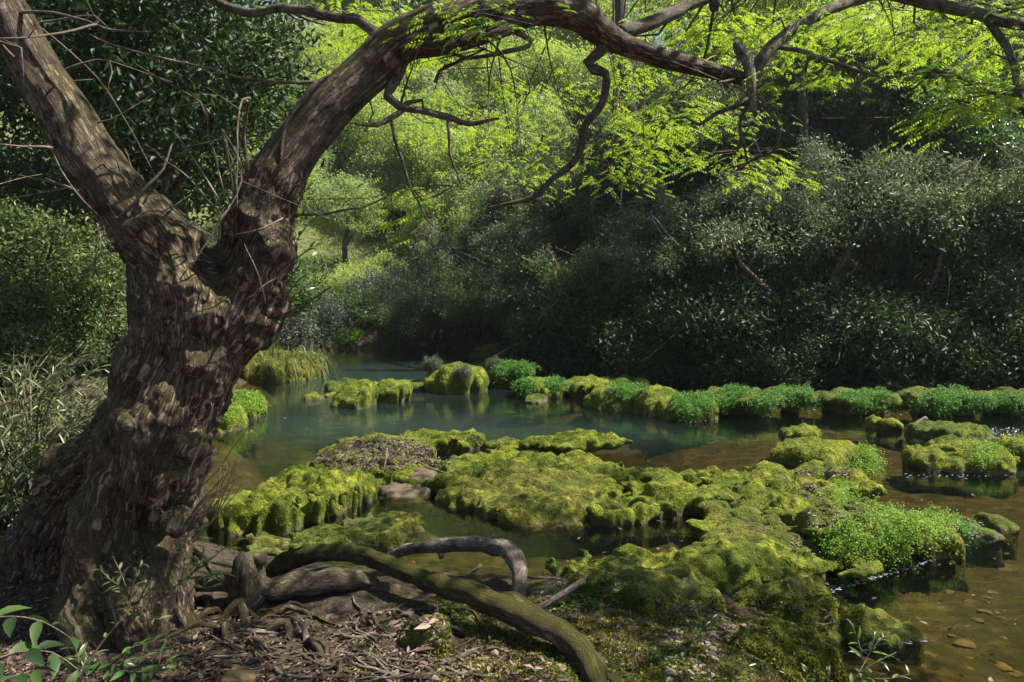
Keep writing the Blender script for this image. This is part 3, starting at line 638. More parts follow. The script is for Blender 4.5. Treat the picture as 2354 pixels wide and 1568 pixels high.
# ------------------------------------------------------------------ prototypes of bank shrubs and hillside trees
def proto_shrub(seed, R, K, per, ll, lw, mat, zc, nstem=7, spread=.16, up=.5, hang=.1, bark='bark_far', r0=.05, bottom=-.8, bare=0):
    rs = np.random.RandomState(seed)
    C = clump_pts(rs, K, R, .85, bottom); C[:, 2] += zc
    root = bpy.data.objects.new('proto', None); COL.objects.link(root)
    build('crown', [cloud(rs, C, per, (spread, spread, spread*.7), ll, lw, M[mat], up, hang=hang)], root)
    st = stems(rs, (0, 0, -.1), C[rs.choice(K, nstem)]*np.array([1.12, 1.12, 1.04]), r0, M[bark], .25, 5, seed)
    for i in range(bare):
        a = C[rs.randint(K)]; st.append(tube([a, a+rs.normal(size=3)*.4, a+unit(rs.normal(size=3))*1.1], [.018, .013, .005], M['twig' if i % 3 else 'bleached'], 3, .2, .05))
    build('stems', st, root)
    return root
def proto_tree(seed, R, K, per, ll, lw, mat, zc, trunk_r=.16, spread=.3, up=.9, lean=0., bark='bark_far', nst=8):
    rs = np.random.RandomState(seed)
    C = clump_pts(rs, K, R, .65, -.75); C[:, 2] += zc; C[:, 0] += lean*zc
    root = bpy.data.objects.new('proto', None); COL.objects.link(root)
    build('crown', [cloud(rs, C, per, (spread, spread, spread*.45), ll, lw, M[mat], up)], root)
    top = np.array([lean*zc, 0, zc+.3*R[2]])
    gs = [tube([(0, 0, -.2), tuple(top*.35+rs.normal(size=3)*.12), tuple(top*.7+rs.normal(size=3)*.15), tuple(top)], [trunk_r*1.25, trunk_r, trunk_r*.7, trunk_r*.3], M[bark], 9, .3, .05, .2, seed)]
    for i in range(nst):
        s = top*(.35+.5*rs.rand()); e = C[rs.randint(K)]
        gs.append(tube([s, s*.5+e*.5+np.array([0, 0, .3]), e], [trunk_r*.4, trunk_r*.25, trunk_r*.08], M[bark], 5, .3, .05, .1, seed+i))
    build('trunk', gs, root)
    return root
SH = [proto_shrub(100+i, (2.0, 1.75, 1.65), 125, 200, [.075, .10, .085, .12][i], [.03, .034, .04, .030][i], ['lf_shrub', 'lf_shrub', 'lf_shrub2', 'lf_shrub'][i], 1.8, 16, .155, .6, .1, bare=40, bottom=-1.) for i in range(4)]
HT = [proto_tree(200+i, (2.5, 2.4, 2.3), 150, 95, .16, .062, ['lf_hill', 'lf_hill', 'lf_hill2'][i], 4.6) for i in range(3)]
ST = [proto_shrub(300+i, (.95, .9, .7), 60, 90, .09, .03, ['lf_sage', 'lf_hill', 'lf_sprig'][i], .6, 5, .12, .5, 0., r0=.02, bottom=-.6) for i in range(3)]
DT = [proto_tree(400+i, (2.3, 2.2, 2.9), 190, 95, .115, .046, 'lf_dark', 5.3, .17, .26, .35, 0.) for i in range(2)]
VB = [proto_shrub(500+i, (2.2, 2.1, 2.3), 190, 105, .125, .05, ['lf_hill', 'lf_hill2'][i], 2.2, 7, .24, .8, .0, bottom=-.95) for i in range(2)]
UB = [proto_shrub(600+i, (1.1, 1.0, .8), 80, 100, .085, .03, 'lf_dark', .7, 6, .13, .5, 0., r0=.02, bottom=-.8, bare=3) for i in range(2)]  # dark leaf colour stands in for deep shade at the bank foot
PROTOS = SH+HT+ST+DT+VB
_used = set()
def place(proto, name, label, cat, x, y, z=None, rz=0., s=1., sz=None, group=None):
    if z is None: z = terr1(x, y)-.05
    if id(proto) in _used: o = copy_tree(proto)
    else: o = proto; _used.add(id(proto))
    o.name = name; o.location = (x, y, z); o.rotation_euler = (0, 0, rz); o.scale = (s, s, sz or s)
    for k in ('group',):
        if k in o: del o[k]
    return tag(o, label, cat, group)
def px2(px, Y): return (px-1177)/FPX*Y
# right bank: three rising rows
R1 = [(985, 28.6, 0, 1.0, 'dim blue green bush at the head of the pool, leftmost on the far bank'), (1105, 28.0, 2, .95, 'bush hanging low over the water behind the grey tufted boulder'),
      (1235, 25.2, 1, 1.0, 'bush with pale bare twigs low over the water, right of the pool head'), (1360, 23.2, 2, 1.0, 'overhanging bush directly behind the fluted moss block'),
      (1480, 22.0, 0, .95, 'bush with a dangling grey strand behind the big smooth dome'), (1610, 21.3, 3, 1.0, 'grey leaved bush above the dark bank behind the square block'),
      (1745, 20.6, 1, .92, 'crooked stemmed bush with sunlit leaves near its base'), (1905, 20.3, 0, 1.05, 'forked bush with twisting dark stems on the dark bank'),
      (2055, 20.0, 3, 1.0, 'dark bush on the bank behind the long low fern block'), (2200, 19.6, 2, 1.0, 'dark bush behind the hanging fern fringe rock'), (2350, 19.2, 1, 1.05, 'very dark bush cut by the right edge above the shaded fern rock')]
for i, (px, Y, k, s, lb) in enumerate(R1):
    up = .55 if px > 1400 else -.1
    Y = Y-1.3; x = px2(px, Y); place(SH[k], 'bank_shrub', lb, 'bush', x, Y, max(0., terr1(x, Y))+up, i*1.3, s, s*1.05, 'bushes along the far bank')
R2 = [(1060, 31.5, 3, 1.0, 'grey green bush rising behind the pool head bushes'), (1190, 29.5, 1, 1.05, 'second row bush above the bare twig bush'), (1330, 27.5, 0, 1.1, 'second row bush below the hooked hanging branch'),
      (1470, 25.8, 2, 1.05, 'second row bush in front of the leaning grey trunk'), (1600, 25., 3, 1.05, 'second row bush with silvery leaves right of the leaning grey trunk'), (1740, 24.2, 0, 1.15, 'second row bush under the drooping broken branch'),
      (1880, 24., 1, 1.2, 'tall fine leaved bush above the forked bush'), (2030, 23.6, 3, 1.2, 'tall rounded grey green bush on the slope'), (2180, 23.4, 2, 1.15, 'green second row bush near the slender saplings'), (2340, 22.8, 0, 1.2, 'dark second row bush at the right edge')]
for i, (px, Y, k, s, lb) in enumerate(R2):
    x = px2(px, Y); place(SH[k], 'slope_shrub', lb, 'bush', x, Y, None, i*2.1+.6, s, s*1.1, 'bushes on the slope')
R3 = [(1830, 28, 1, 1.3, 'third row bush catching light above the tall fine leaved bush'), (1985, 27.6, 2, 1.35, 'domed third row bush crowning the grey slope'), (2140, 27.4, 0, 1.3, 'third row bush below the glossy sapling leaves'), (2300, 27, 2, 1.3, 'third row bush high at the right edge'),
      (1500, 30, 1, 1.25, 'third row bush behind the foot of the leaning grey trunk'), (1650, 29, 0, 1.3, 'third row bush beside the straight brown trunk')]
for i, (px, Y, k, s, lb) in enumerate(R3):
    x = px2(px, Y); place(SH[k], 'hill_shrub', lb, 'bush', x, Y, None, i*1.7+.2, s, s*1.15, 'bushes high on the slope')
# bright valley trees
BT = [(640, 36, 0, .8, 'sunlit tree in the valley nearest the big trunk'), (735, 43, 1, .9, 'pale green valley tree behind the grassy bank'), (800, 35, 2, .7, 'small dark stemmed tree standing on the grassy bank'), (860, 44, 0, .95, 'bright valley tree above the grassy bank'),
      (950, 40, 1, .85, 'yellow green tree at the top of the grassy bank'), (1040, 43, 2, 1.0, 'bluish valley tree behind the left drooping twigs'), (1120, 38, 0, .95, 'bright tree behind the hooked branch'), (1220, 42, 1, 1.0, 'light tree on the rise right of the valley')]
for i, (px, Y, k, s, lb) in enumerate(BT):
    place(HT[k], 'valley_tree', lb, 'tree', px2(px, Y), Y, None, i*1.1, s, None, 'sunlit valley trees')
for i, (px, Y, k, s) in enumerate([(640, 38, 0, .8), (700, 40, 1, .9), (905, 40, 1, .9), (985, 36, 0, .8), (1060, 36, 1, .9), (1130, 34.5, 0, .8), (1010, 40, 0, 1.1), (880, 42, 0, 1.2), (760, 43, 1, 1.2), (660, 42, 0, 1.2), (1120, 41, 0, 1.2), (1220, 38, 1, 1.1), (1300, 41, 0, 1.2)]):
    place(VB[k], 'valley_bush', 'leafy bush of the sunlit valley slope among its like', 'bush', px2(px, Y), Y, None, i*1.3, s, s*1.15, 'valley slope bushes')
for i, (px, Y, k) in enumerate([(560, 46, 1), (680, 50, 2), (780, 54, 0), (890, 56, 1), (1000, 53, 0), (1110, 52, 2), (1230, 51, 0), (1340, 47, 1), (760, 47, 1), (930, 48, 2), (1160, 46, 1)]):
    place(HT[k], 'valley_tree', 'hazy sunlit tree of the back valley wood, only its crown showing', 'tree', px2(px, Y), Y, None, i*.9, 1.05, 1.15, 'back valley wood')
RT = [(1680, 37, 1), (1800, 34, 2), (1930, 36, 0), (2060, 34, 2), (2190, 35, 1), (2320, 33, 2), (2440, 34, 0), (1640, 45, 2), (1850, 44, 0), (2100, 43, 2), (2350, 42, 1)]
for i, (px, Y, k) in enumerate(RT):
    place(HT[k], 'hill_tree', 'mid green tree high on the right hill, only its crown showing', 'tree', px2(px, Y), Y, None, i*1.9, 1.05, 1.2, 'right hill wood')
# far wood as one mass
rs = np.random.RandomState(5)
fx = rs.uniform(-75, 75, 1500); fy = rs.uniform(52, 105, 1500); fz = terr(fx, fy)
C = np.stack([fx, fy, fz+rs.uniform(1.5, 13, 1500)], 1)
g = cloud(rs, C, 42, (1.0, 1.0, .6), .42, .18, M['lf_hill2'], .8)
o = build('far_woods', [g]); tag(o, 'continuous sunlit wood covering the far hillside', 'woods', None, 'stuff')
# dark evergreen at left and other left bank plants
for px, Y, k, s, lb in [(340, 10.2, 0, .95, 'dark glossy evergreen tree between the two limbs of the big tree'), (-20, 16, 1, 1.25, 'dark evergreen tree behind the left limb at the left edge'), (395, 15.5, 1, 1.15, 'evergreen tree further back behind the right limb'), (230, 18, 0, 1.3, 'tall evergreen tree behind the nearer dark evergreen')]:
    place(DT[k], 'evergreen_tree', lb, 'tree', px2(px, Y), Y, None, k*2+s, s, None, 'dark evergreens on the left bank')
for i, (px, Y, k, s, lb) in enumerate([(110, 12.5, 2, .8, 'twiggy olive bush behind the left limb'), (-30, 11, 2, .7, 'twiggy bush at the left edge below the evergreen'), (240, 16, 2, .9, 'grey bush beyond the bare soil on the left bank'), (90, 16, 1, 1.0, 'bush behind the grassy patch at the left'), (-60, 12, 2, 1.0, 'bush half outside the left edge'), (40, 19, 2, 1.6, 'tall bush closing the view at the left edge under the evergreen'), (130, 21, 0, 1.6, 'tall bush far behind the left limb of the big tree'), (420, 20, 0, 1.1, 'bush on the left bank hidden mostly by the trunk'), (620, 24, 2, .9, 'bush on the left bank above the hanging grass')]):
    place(SH[k], 'left_bank_shrub', lb, 'bush', px2(px, Y), Y, None, i*1.4, s, None, 'bushes on the left bank')
SM = [(665, 23.5, 0, 1.2, 'blue grey bush above the hanging grass bank'), (735, 26.5, 0, 1.2, 'blue grey bush at the left side of the pool head'), (700, 28, 0, 1.3, 'pale grey bush behind the blue grey bushes'), (800, 29.5, 2, .9, 'bright green leafy clump at the water at the pool head'), (850, 30, 0, 1.3, 'teal bush right of the bright leafy clump'),
      (770, 31.5, 1, 1.2, 'light green mound below the grassy slope'), (830, 33, 1, 1.2, 'light green mound in the middle of the grassy slope'), (900, 30.8, 0, 1.4, 'dark teal bush overhanging the small mossy rock'), (960, 31.5, 0, 1.4, 'dim bush at the right end of the grassy slope'), (890, 35, 1, 1.2, 'yellow green mound near the top of the grassy slope'), (760, 28.3, 0, .9, 'low blue grey bush on the left lip of the pool head'), (850, 28.6, 2, 1.0, 'low green bush on the middle lip of the pool head'), (940, 28.6, 0, 1.0, 'low dark bush on the right lip of the pool head'), (905, 27.6, 0, .4, 'small grey bush growing on the small mossy rock')]
for i, (px, Y, k, s, lb) in enumerate(SM):
    place(ST[k], 'small_shrub', lb, 'bush', px2(px, Y), Y, None if Y != 27.6 else .3, i*1.2, s, None, 'small bushes round the pool head')
for i, (x, y, k, s) in enumerate([(-14, -6, 0, 1.5), (-6, -10, 1, 1.5), (3, -11, 0, 1.5), (-10, 3, 1, 1.2)]):   # unseen trees added behind the camera to block flat sky fill
    place(DT[k], 'evergreen_tree', 'unseen dark evergreen tree added behind the near bank to block sky light', 'tree', x, y, terr1(x, y), i, s, None, 'unseen evergreens added behind the near bank')
# tall bank trees with visible trunks
def bank_tree(name, label, pts, r, seed, crown, bark='bark_far', mat='lf_hill', sc=1.):
    P = [at(*p) for p in pts]; b = P[0]
    root = thing(name, label, 'tree', b)
    rel = [np.array(p-b) for p in P]
    gs = [tube(rel, r, M[bark], 10, .25, .05, .25, seed)]
    rs = np.random.RandomState(seed); cs = []
    for (cx, cyy, cY, R, K) in crown:
        c = np.array(at(cx, cyy, cY)-b); C = clump_pts(rs, K, (R, R, R*.6), .6)+c; cs.append(C)
        j = rs.randint(len(rel)//2, len(rel)); gs.append(tube([rel[j], rel[j]*.5+c*.5+np.array([0, 0, .2]), c], [r[-1]*.5, r[-1]*.35, .01], M[bark], 5, .3, .05, .1, seed))
    build('trunk', gs, root)
    C = np.concatenate(cs); build('crown', [cloud(rs, C, 55, (.3, .3, .13), .15*sc, .06*sc, M[mat], 1.0)], root)
    return root
bank_tree('bank_tree', 'leaning grey trunked tree rising from the bushes in the middle', [(1526, 600, 20.5), (1500, 480, 20.6), (1475, 400, 20.7), (1455, 300, 20.8), (1437, 190, 20.9), (1425, 60, 21), (1410, -150, 21.2)], [.25, .21, .2, .19, .18, .17, .12], 51, [(1430, -60, 25, 2.6, 60), (1560, -20, 24, 1.8, 40), (1330, -10, 27, 1.8, 40)])
bank_tree('bank_tree', 'straight brown trunked tree on the right slope behind the bleached stub', [(1648, 470, 29), (1640, 380, 29), (1628, 270, 29), (1615, 120, 29), (1600, -150, 29)], [.3, .27, .25, .22, .16], 52, [(1640, -40, 28, 2.4, 60), (1750, 30, 27, 1.8, 40)])
bank_tree('bank_tree', 'slender tree leaning right, behind the thin crossing branch', [(1960, 330, 25), (2000, 200, 25), (2025, 80, 25), (2050, -120, 25)], [.17, .16, .14, .1], 53, [(2040, -40, 24, 2.2, 60), (1930, 60, 24, 1.5, 36)], mat='lf_hill2')
bank_tree('sapling_tree', 'thin sapling with glossy yellowish leaves near the right edge', [(2216, 520, 20), (2216, 430, 20), (2200, 360, 20), (2180, 260, 20), (2170, 100, 20)], [.06, .055, .05, .04, .03], 54, [(2190, 250, 20, 1.2, 40), (2260, 330, 20, 1.0, 36), (2110, 300, 21, 1.0, 30)], mat='lf_sprig', sc=.9)
bank_tree('sapling_tree', 'thin pale stemmed sapling left of the glossy one', [(2150, 520, 21), (2155, 400, 21), (2170, 260, 21), (2185, 120, 21)], [.045, .04, .035, .03], 55, [(2170, 190, 21, 1.2, 36), (2320, 230, 21, 1.4, 44), (2330, 420, 20, 1.2, 36)], mat='lf_sprig', sc=.9, bark='bleached')
bank_tree('bank_tree', 'crooked dark stem on the right bank leaning left', [(1815, 862, 17.9), (1812, 770, 17.8), (1800, 705, 17.7), (1755, 655, 17.6), (1700, 600, 17.5), (1680, 540, 17.6)], [.10, .085, .075, .06, .04, .025], 56, [(1680, 540, 17.7, .7, 16)], bark='bark', mat='lf_shrub', sc=.6)
bank_tree('bank_tree', 'twisting forked dark stem on the right bank', [(1940, 868, 17.7), (1925, 780, 17.6), (1938, 695, 17.5), (1915, 635, 17.4), (1960, 565, 17.3), (1990, 490, 17.3)], [.12, .10, .09, .075, .05, .03], 57, [(2000, 480, 17.4, .8, 16), (1880, 540, 17.4, .6, 12)], bark='bark', mat='lf_shrub', sc=.6)
bank_tree('bank_tree', 'thin dark stem on the right bank bending right under the glossy sapling', [(2105, 872, 17.4), (2100, 780, 17.3), (2125, 690, 17.2), (2160, 610, 17.2), (2175, 520, 17.2)], [.07, .06, .05, .04, .02], 58, [(2180, 510, 17.3, .7, 14)], bark='bark', mat='lf_shrub', sc=.6)
bank_tree('bank_tree', 'thin stem rising behind the big smooth dome with bare boughs', [(1560, 850, 20.0), (1550, 770, 19.9), (1520, 700, 19.8), (1530, 620, 19.8)], [.06, .05, .04, .02], 59, [(1525, 620, 19.9, .6, 12)], bark='bark', mat='lf_shrub', sc=.6)
for i, (x, y, h) in enumerate([(7.6, 21, 9.2), (19.5, 19, 10)]):
    px = 1177+x/y*FPX
    rowf = lambda z: 655-(z-CAMH)/y*FPX
    bank_tree('bank_tree', ['tall thin trunked tree with crown above the picture, over the second row bushes', 'tall tree outside the right edge shading the far bank'][i],
      [(px, rowf(1.5), y), (px+15, rowf(4.5), y), (px+5, rowf(7), y), (px, rowf(h), y)], [.16, .13, .11, .07], 61+i, [(px-90, rowf(h+.6), y, 1.7, 44), (px+110, rowf(h), y+.5, 1.7, 44), (px, rowf(h+1), y-1, 1.6, 40)], mat='lf_hill', sc=1.)
rs = np.random.RandomState(13)
for i, (px, Y) in enumerate([(1340, 33), (1410, 36), (1480, 33.5), (1550, 37), (1620, 34), (1390, 41), (1500, 41), (1610, 42), (1700, 39), (1780, 36), (1460, 47), (1580, 48), (1340, 46), (1710, 46)]):
    place(SH[(2, 0, 1)[i % 3]], 'hill_bush', 'green bush on the open rise between the valley and the right hill', 'bush', px2(px, Y), Y, None, i*1.3, rs.uniform(1.1, 1.5), None, 'bushes of the middle rise')
MT = [proto_tree(700+i, (1.7, 1.6, 1.9), 120, 90, .115, .045, ['lf_shrub2', 'lf_shrub'][i], 4.3, .13, .2, .8, [.12, -.1][i], 'bark_far', 12) for i in range(2)]
for i, (px, Y, s, lb) in enumerate([(1260, 27, .9, 'slim leaning tree above the bare twig bush on the far bank'), (1400, 25.5, 1.0, 'leaning tree above the bush behind the fluted block'), (1580, 24.5, .95, 'leaning tree behind the bush with the dangling strand'), (1700, 26, 1.1, 'tree rising from the second row right of the leaning grey trunk'),
      (1850, 23, .95, 'tree with dark trunk above the crooked stem'), (1990, 25.5, 1.15, 'tall tree crown right of the slender leaning tree'), (2120, 22.5, .95, 'tree over the hanging fern fringe rock'), (2270, 24.5, 1.1, 'tree on the slope near the right edge'), (2400, 22, 1.0, 'tree half cut off by the right edge on the far bank'), (1130, 31, .9, 'slim tree behind the pool head bushes')]):
    x = px2(px, Y); place(MT[i % 2], 'slope_tree', lb, 'tree', x, Y, None, i*1.7, s, s*1.05, 'trees among the far bank bushes')
for i, px in enumerate(range(760, 1800, 110)):
    place(HT[i % 3], 'valley_tree', 'tree on the far skyline above the valley, only its crown showing', 'tree', px2(px, 62), 62, None, i*.9, 1.7, 2.0, 'far skyline trees')
rs = np.random.RandomState(12)
for i in range(34):
    px = 1290+i*32+rs.uniform(-20, 20); Y = float(np.interp(px, [1290, 1500, 1800, 2400], [23.4, 20.6, 18.7, 17.6]))-1.3+rs.uniform(-.4, .9)
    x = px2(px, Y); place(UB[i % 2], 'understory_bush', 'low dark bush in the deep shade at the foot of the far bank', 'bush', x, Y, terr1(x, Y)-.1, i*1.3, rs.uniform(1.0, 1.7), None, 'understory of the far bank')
for i in range(34):
    px = 1480+i*28+rs.uniform(-20, 20); Y = float(np.interp(px, [1290, 1500, 1800, 2400], [23.4, 20.6, 18.7, 17.6]))-.9+rs.uniform(-.3, .8)
    b = np.array([px2(px, Y), Y, terr1(px2(px, Y), Y)+.5]); e = b+np.array([rs.normal()*.5, -.7, -.75])
    o = build('bank_root', [tube(np.array([[0, 0, 0], (e-b)*.4+np.array([rs.normal()*.15, 0, .15]), e-b]), [.04, .03, .015], M['bark_far'], 6, .12, .06, .2, i)], loc=tuple(b))
    tag(o, 'bare root hanging down the dark far bank', 'root', 'roots on the far bank')
# shading trees up the right slope, above the picture
for i, (x, y, s) in enumerate([] and [(9.5, 22.5, 1.15), (13, 24, 1.25), (17, 22, 1.2), (5.5, 27, 1.2), (10, 28, 1.3), (15, 29, 1.3), (21, 26, 1.3), (20, 19.5, 1.1), (13.5, 19.8, .9)]):
    pass
# ------------------------------------------------------------------ the big forked tree
TB = at(300, 1440, 4.25); TB.z = .40
TREE = thing('forked_tree', 'massive old tree with gnarled trunk forking into two leaning limbs, one arching overhead', 'tree', TB)
TBn = np.array(TB)
def path(pts, Y=None):
    """pts: (px,py,Y,r_px) -> world points, radii"""
    P = np.array([at(p[0], p[1], p[2]) for p in pts]); R = np.array([p[3]*p[2]/FPX for p in pts]); return P, R
trunk_paths = [
  [(285, 1520, 4.25, 150), (292, 1400, 4.27, 142), (303, 1250, 4.3, 142), (330, 1090, 4.3, 138), (372, 960, 4.3, 132), (410, 860, 4.3, 138), (432, 760, 4.3, 128), (440, 670, 4.3, 108), (388, 590, 4.33, 88), (326, 519, 4.36, 74), (262, 440, 4.4, 71), (208, 370, 4.42, 68), (148, 259, 4.45, 61), (85, 160, 4.5, 54), (14, 20, 4.5, 49), (-60, -110, 4.5, 46), (-140, -300, 4.5, 42), (-190, -520, 4.4, 34)],
  [(470, 800, 4.32, 90), (520, 715, 4.35, 92), (562, 630, 4.38, 96), (588, 550, 4.4, 98), (604, 478, 4.42, 78), (649, 385, 4.45, 62), (712, 300, 4.5, 57), (790, 218, 4.55, 53), (862, 150, 4.6, 52), (915, 100, 4.62, 52), (985, 66, 4.66, 50), (1060, 38, 4.7, 46), (1160, 18, 4.8, 46), (1265, 12, 4.9, 46), (1335, 34, 5.0, 40), (1388, 78, 5.05, 33), (1445, 107, 5.1, 24), (1525, 135, 5.15, 23), (1620, 158, 5.2, 20), (1712, 181, 5.2, 14)],
  # buttress on the left, running back
  [(300, 1000, 4.5, 80), (228, 1050, 4.72, 82), (160, 1140, 4.9, 84), (120, 1250, 5.0, 92), (92, 1380, 5.05, 104), (85, 1480, 5.05, 104)],
  # root feet
  [(230, 1300, 4.1, 70), (205, 1400, 4.0, 52), (232, 1500, 3.9, 44), (262, 1600, 3.75, 46), (290, 1700, 3.6, 40)],
  [(360, 1250, 4.2, 70), (395, 1350, 4.15, 48), (420, 1450, 4.1, 36), (440, 1520, 4.05, 26)],
  [(300, 1330, 4.05, 90), (330, 1430, 3.95, 70), (350, 1540, 3.85, 45)],
  [(425, 1180, 4.35, 46), (410, 1080, 4.3, 46), (440, 960, 4.32, 42)],
  # burls and knobs
  [(600, 560, 4.33, 80), (625, 545, 4.35, 66)], [(600, 480, 4.36, 60), (560, 520, 4.3, 70)], [(615, 690, 4.35, 45), (645, 662, 4.32, 27)], [(560, 760, 4.35, 60), (590, 720, 4.35, 48)],
  [(425, 850, 4.10, 40), (430, 820, 4.10, 36)], 
  [(400, 1090, 4.08, 44), (395, 1130, 4.08, 44)], [(425, 1000, 4.15, 38), (435, 1040, 4.15, 36)], [(350, 1150, 3.98, 34), (360, 1170, 3.98, 30)], [(410, 1190, 4.0, 40), (400, 1210, 4.0, 36)], [(300, 960, 4.05, 34), (290, 990, 4.05, 30)],
  # shaded twin limb below the arch
  [(950, 112, 4.6, 22), (1010, 108, 4.62, 21), (1090, 88, 4.68, 20), (1170, 62, 4.76, 18), (1240, 36, 4.85, 16)],
]
gs = []; CL = []
for i, pth in enumerate(trunk_paths):
    P, R = path(pth); R = R*.93; gs.append(tube(P, R, M['bark'], 20, .05, 0, 0, i))
    p, r = resample(P, R, .05); T = unit(np.gradient(p, axis=0)); Nn = np.zeros_like(p); n_ = np.array([.2, -1., .1])
    for j in range(len(p)):
        n_ = n_-T[j]*n_.dot(T[j]); n_ /= np.linalg.norm(n_); Nn[j] = n_
    L = np.concatenate([[0], np.cumsum(np.linalg.norm(np.diff(p, axis=0), axis=1))])
    CL.append((p, r, Nn, np.cross(T, Nn), L+i*2.3))
tmp = build('tmp', gs)
mod = tmp.modifiers.new('r', 'REMESH'); mod.mode = 'VOXEL'; mod.voxel_size = .0105; mod.adaptivity = 0
dg = bpy.context.evaluated_depsgraph_get(); em = tmp.evaluated_get(dg).data
V = np.empty(len(em.vertices)*3, np.float32); em.vertices.foreach_get('co', V); V = V.reshape(-1, 3).astype(float)
nl = len(em.loops); li = np.empty(nl, np.int32); em.loops.foreach_get('vertex_index', li)
ed = np.empty(len(em.edges)*2, np.int32); em.edges.foreach_get('vertices', ed); ed = ed.reshape(-1, 2)
F4 = li.reshape(-1, 4)
bpy.data.objects.remove(tmp)
def lap(V, ed, it, lam=.6):
    n = len(V); deg = np.bincount(ed.ravel(), minlength=n)[:, None]
    for _ in range(it):
        s = np.stack([np.bincount(ed[:, 0], V[ed[:, 1], k], n)+np.bincount(ed[:, 1], V[ed[:, 0], k], n) for k in range(3)], 1)
        V = V+lam*(s/np.maximum(deg, 1)-V)
    return V
def vnorm(V, F):
    fn = np.cross(V[F[:, 2]]-V[F[:, 0]], V[F[:, 3]]-V[F[:, 1]]); N = np.zeros_like(V)
    for k in range(4):
        for a in range(3): N[:, a] += np.bincount(F[:, k], fn[:, a], len(V))
    return unit(N)
V = lap(V, ed, 7)
CL = [c for c, q in zip(CL, trunk_paths) if len(q) > 2]
cp_ = np.concatenate([c[0] for c in CL]); cr_ = np.concatenate([c[1] for c in CL]); cn_ = np.concatenate([c[2] for c in CL]); cb_ = np.concatenate([c[3] for c in CL]); cl_ = np.concatenate([c[4] for c in CL])
best = np.empty(len(V), np.int64)
for s in range(0, len(V), 20000):
    d = np.linalg.norm(V[s:s+20000, None]-cp_[None], axis=2)/cr_[None]; best[s:s+20000] = d.argmin(1)
rel = V-cp_[best]; bark = np.stack([(rel*cn_[best]).sum(1), (rel*cb_[best]).sum(1), cl_[best]], 1)
N = vnorm(V, F4)
low = 1-sstep(2.45, 2.95, V[:, 2]); thick = sstep(.08, .25, cr_[best])
rid = .55*(1-np.abs(fbm(bark*np.array([11, 11, 2.6]), 3))*2.2)+.6*(1-np.abs(fbm(bark*np.array([22, 22, 2.6])+4, 3))*2.4)
disp = .018*rid*(.35+.65*thick)+.014*fbm(V*14, 3)*thick+low*(.085*fbm(V*3.4, 2)+.02*(1-np.abs(fbm(V*8+5, 3))*3))+.018*fbm(V*3.+9, 2)*thick-.010*thick
for (px, py, Y, r, dp) in [(335, 1225, 3.98, .075, .22), (300, 1200, 3.95, .03, .1), (425, 900, 4.0, .07, .1), (395, 1140, 3.95, .05, .09), (455, 790, 4.0, .06, .1), (350, 790, 4.0, .16, .08), (505, 560, 4.2, .14, .09), (250, 1100, 4.0, .09, .07), (360, 1040, 3.97, .05, .08), (245, 1230, 3.98, .13, .15), (455, 590, 4.1, .10, .12)]:
    c = np.array(at(px, py, Y)); dd = np.linalg.norm((V-c)*np.array([1, .45, .75]), axis=1); disp -= dp*np.exp(-(dd/r)**2)
V2 = V+N*disp[:, None]
V2 = lap(V2, ed, 1, .3)
build('trunk', [dict(V=V2-TBn, F=[F4], mat=M['bark'], bark=bark)], TREE)
SKEL = [cp_[::3]]
def tree_branch(pts, mat='bark_grey', sides=9, name='branch', seed=0, wob=.012, parent=None):
    P, R = path(pts); p, r = resample(P, R, .1); SKEL.append(p)
    return build(name, [tube(P-TBn, R, M[mat], sides, .05, wob, .16, seed)], TREE if parent is None else parent)
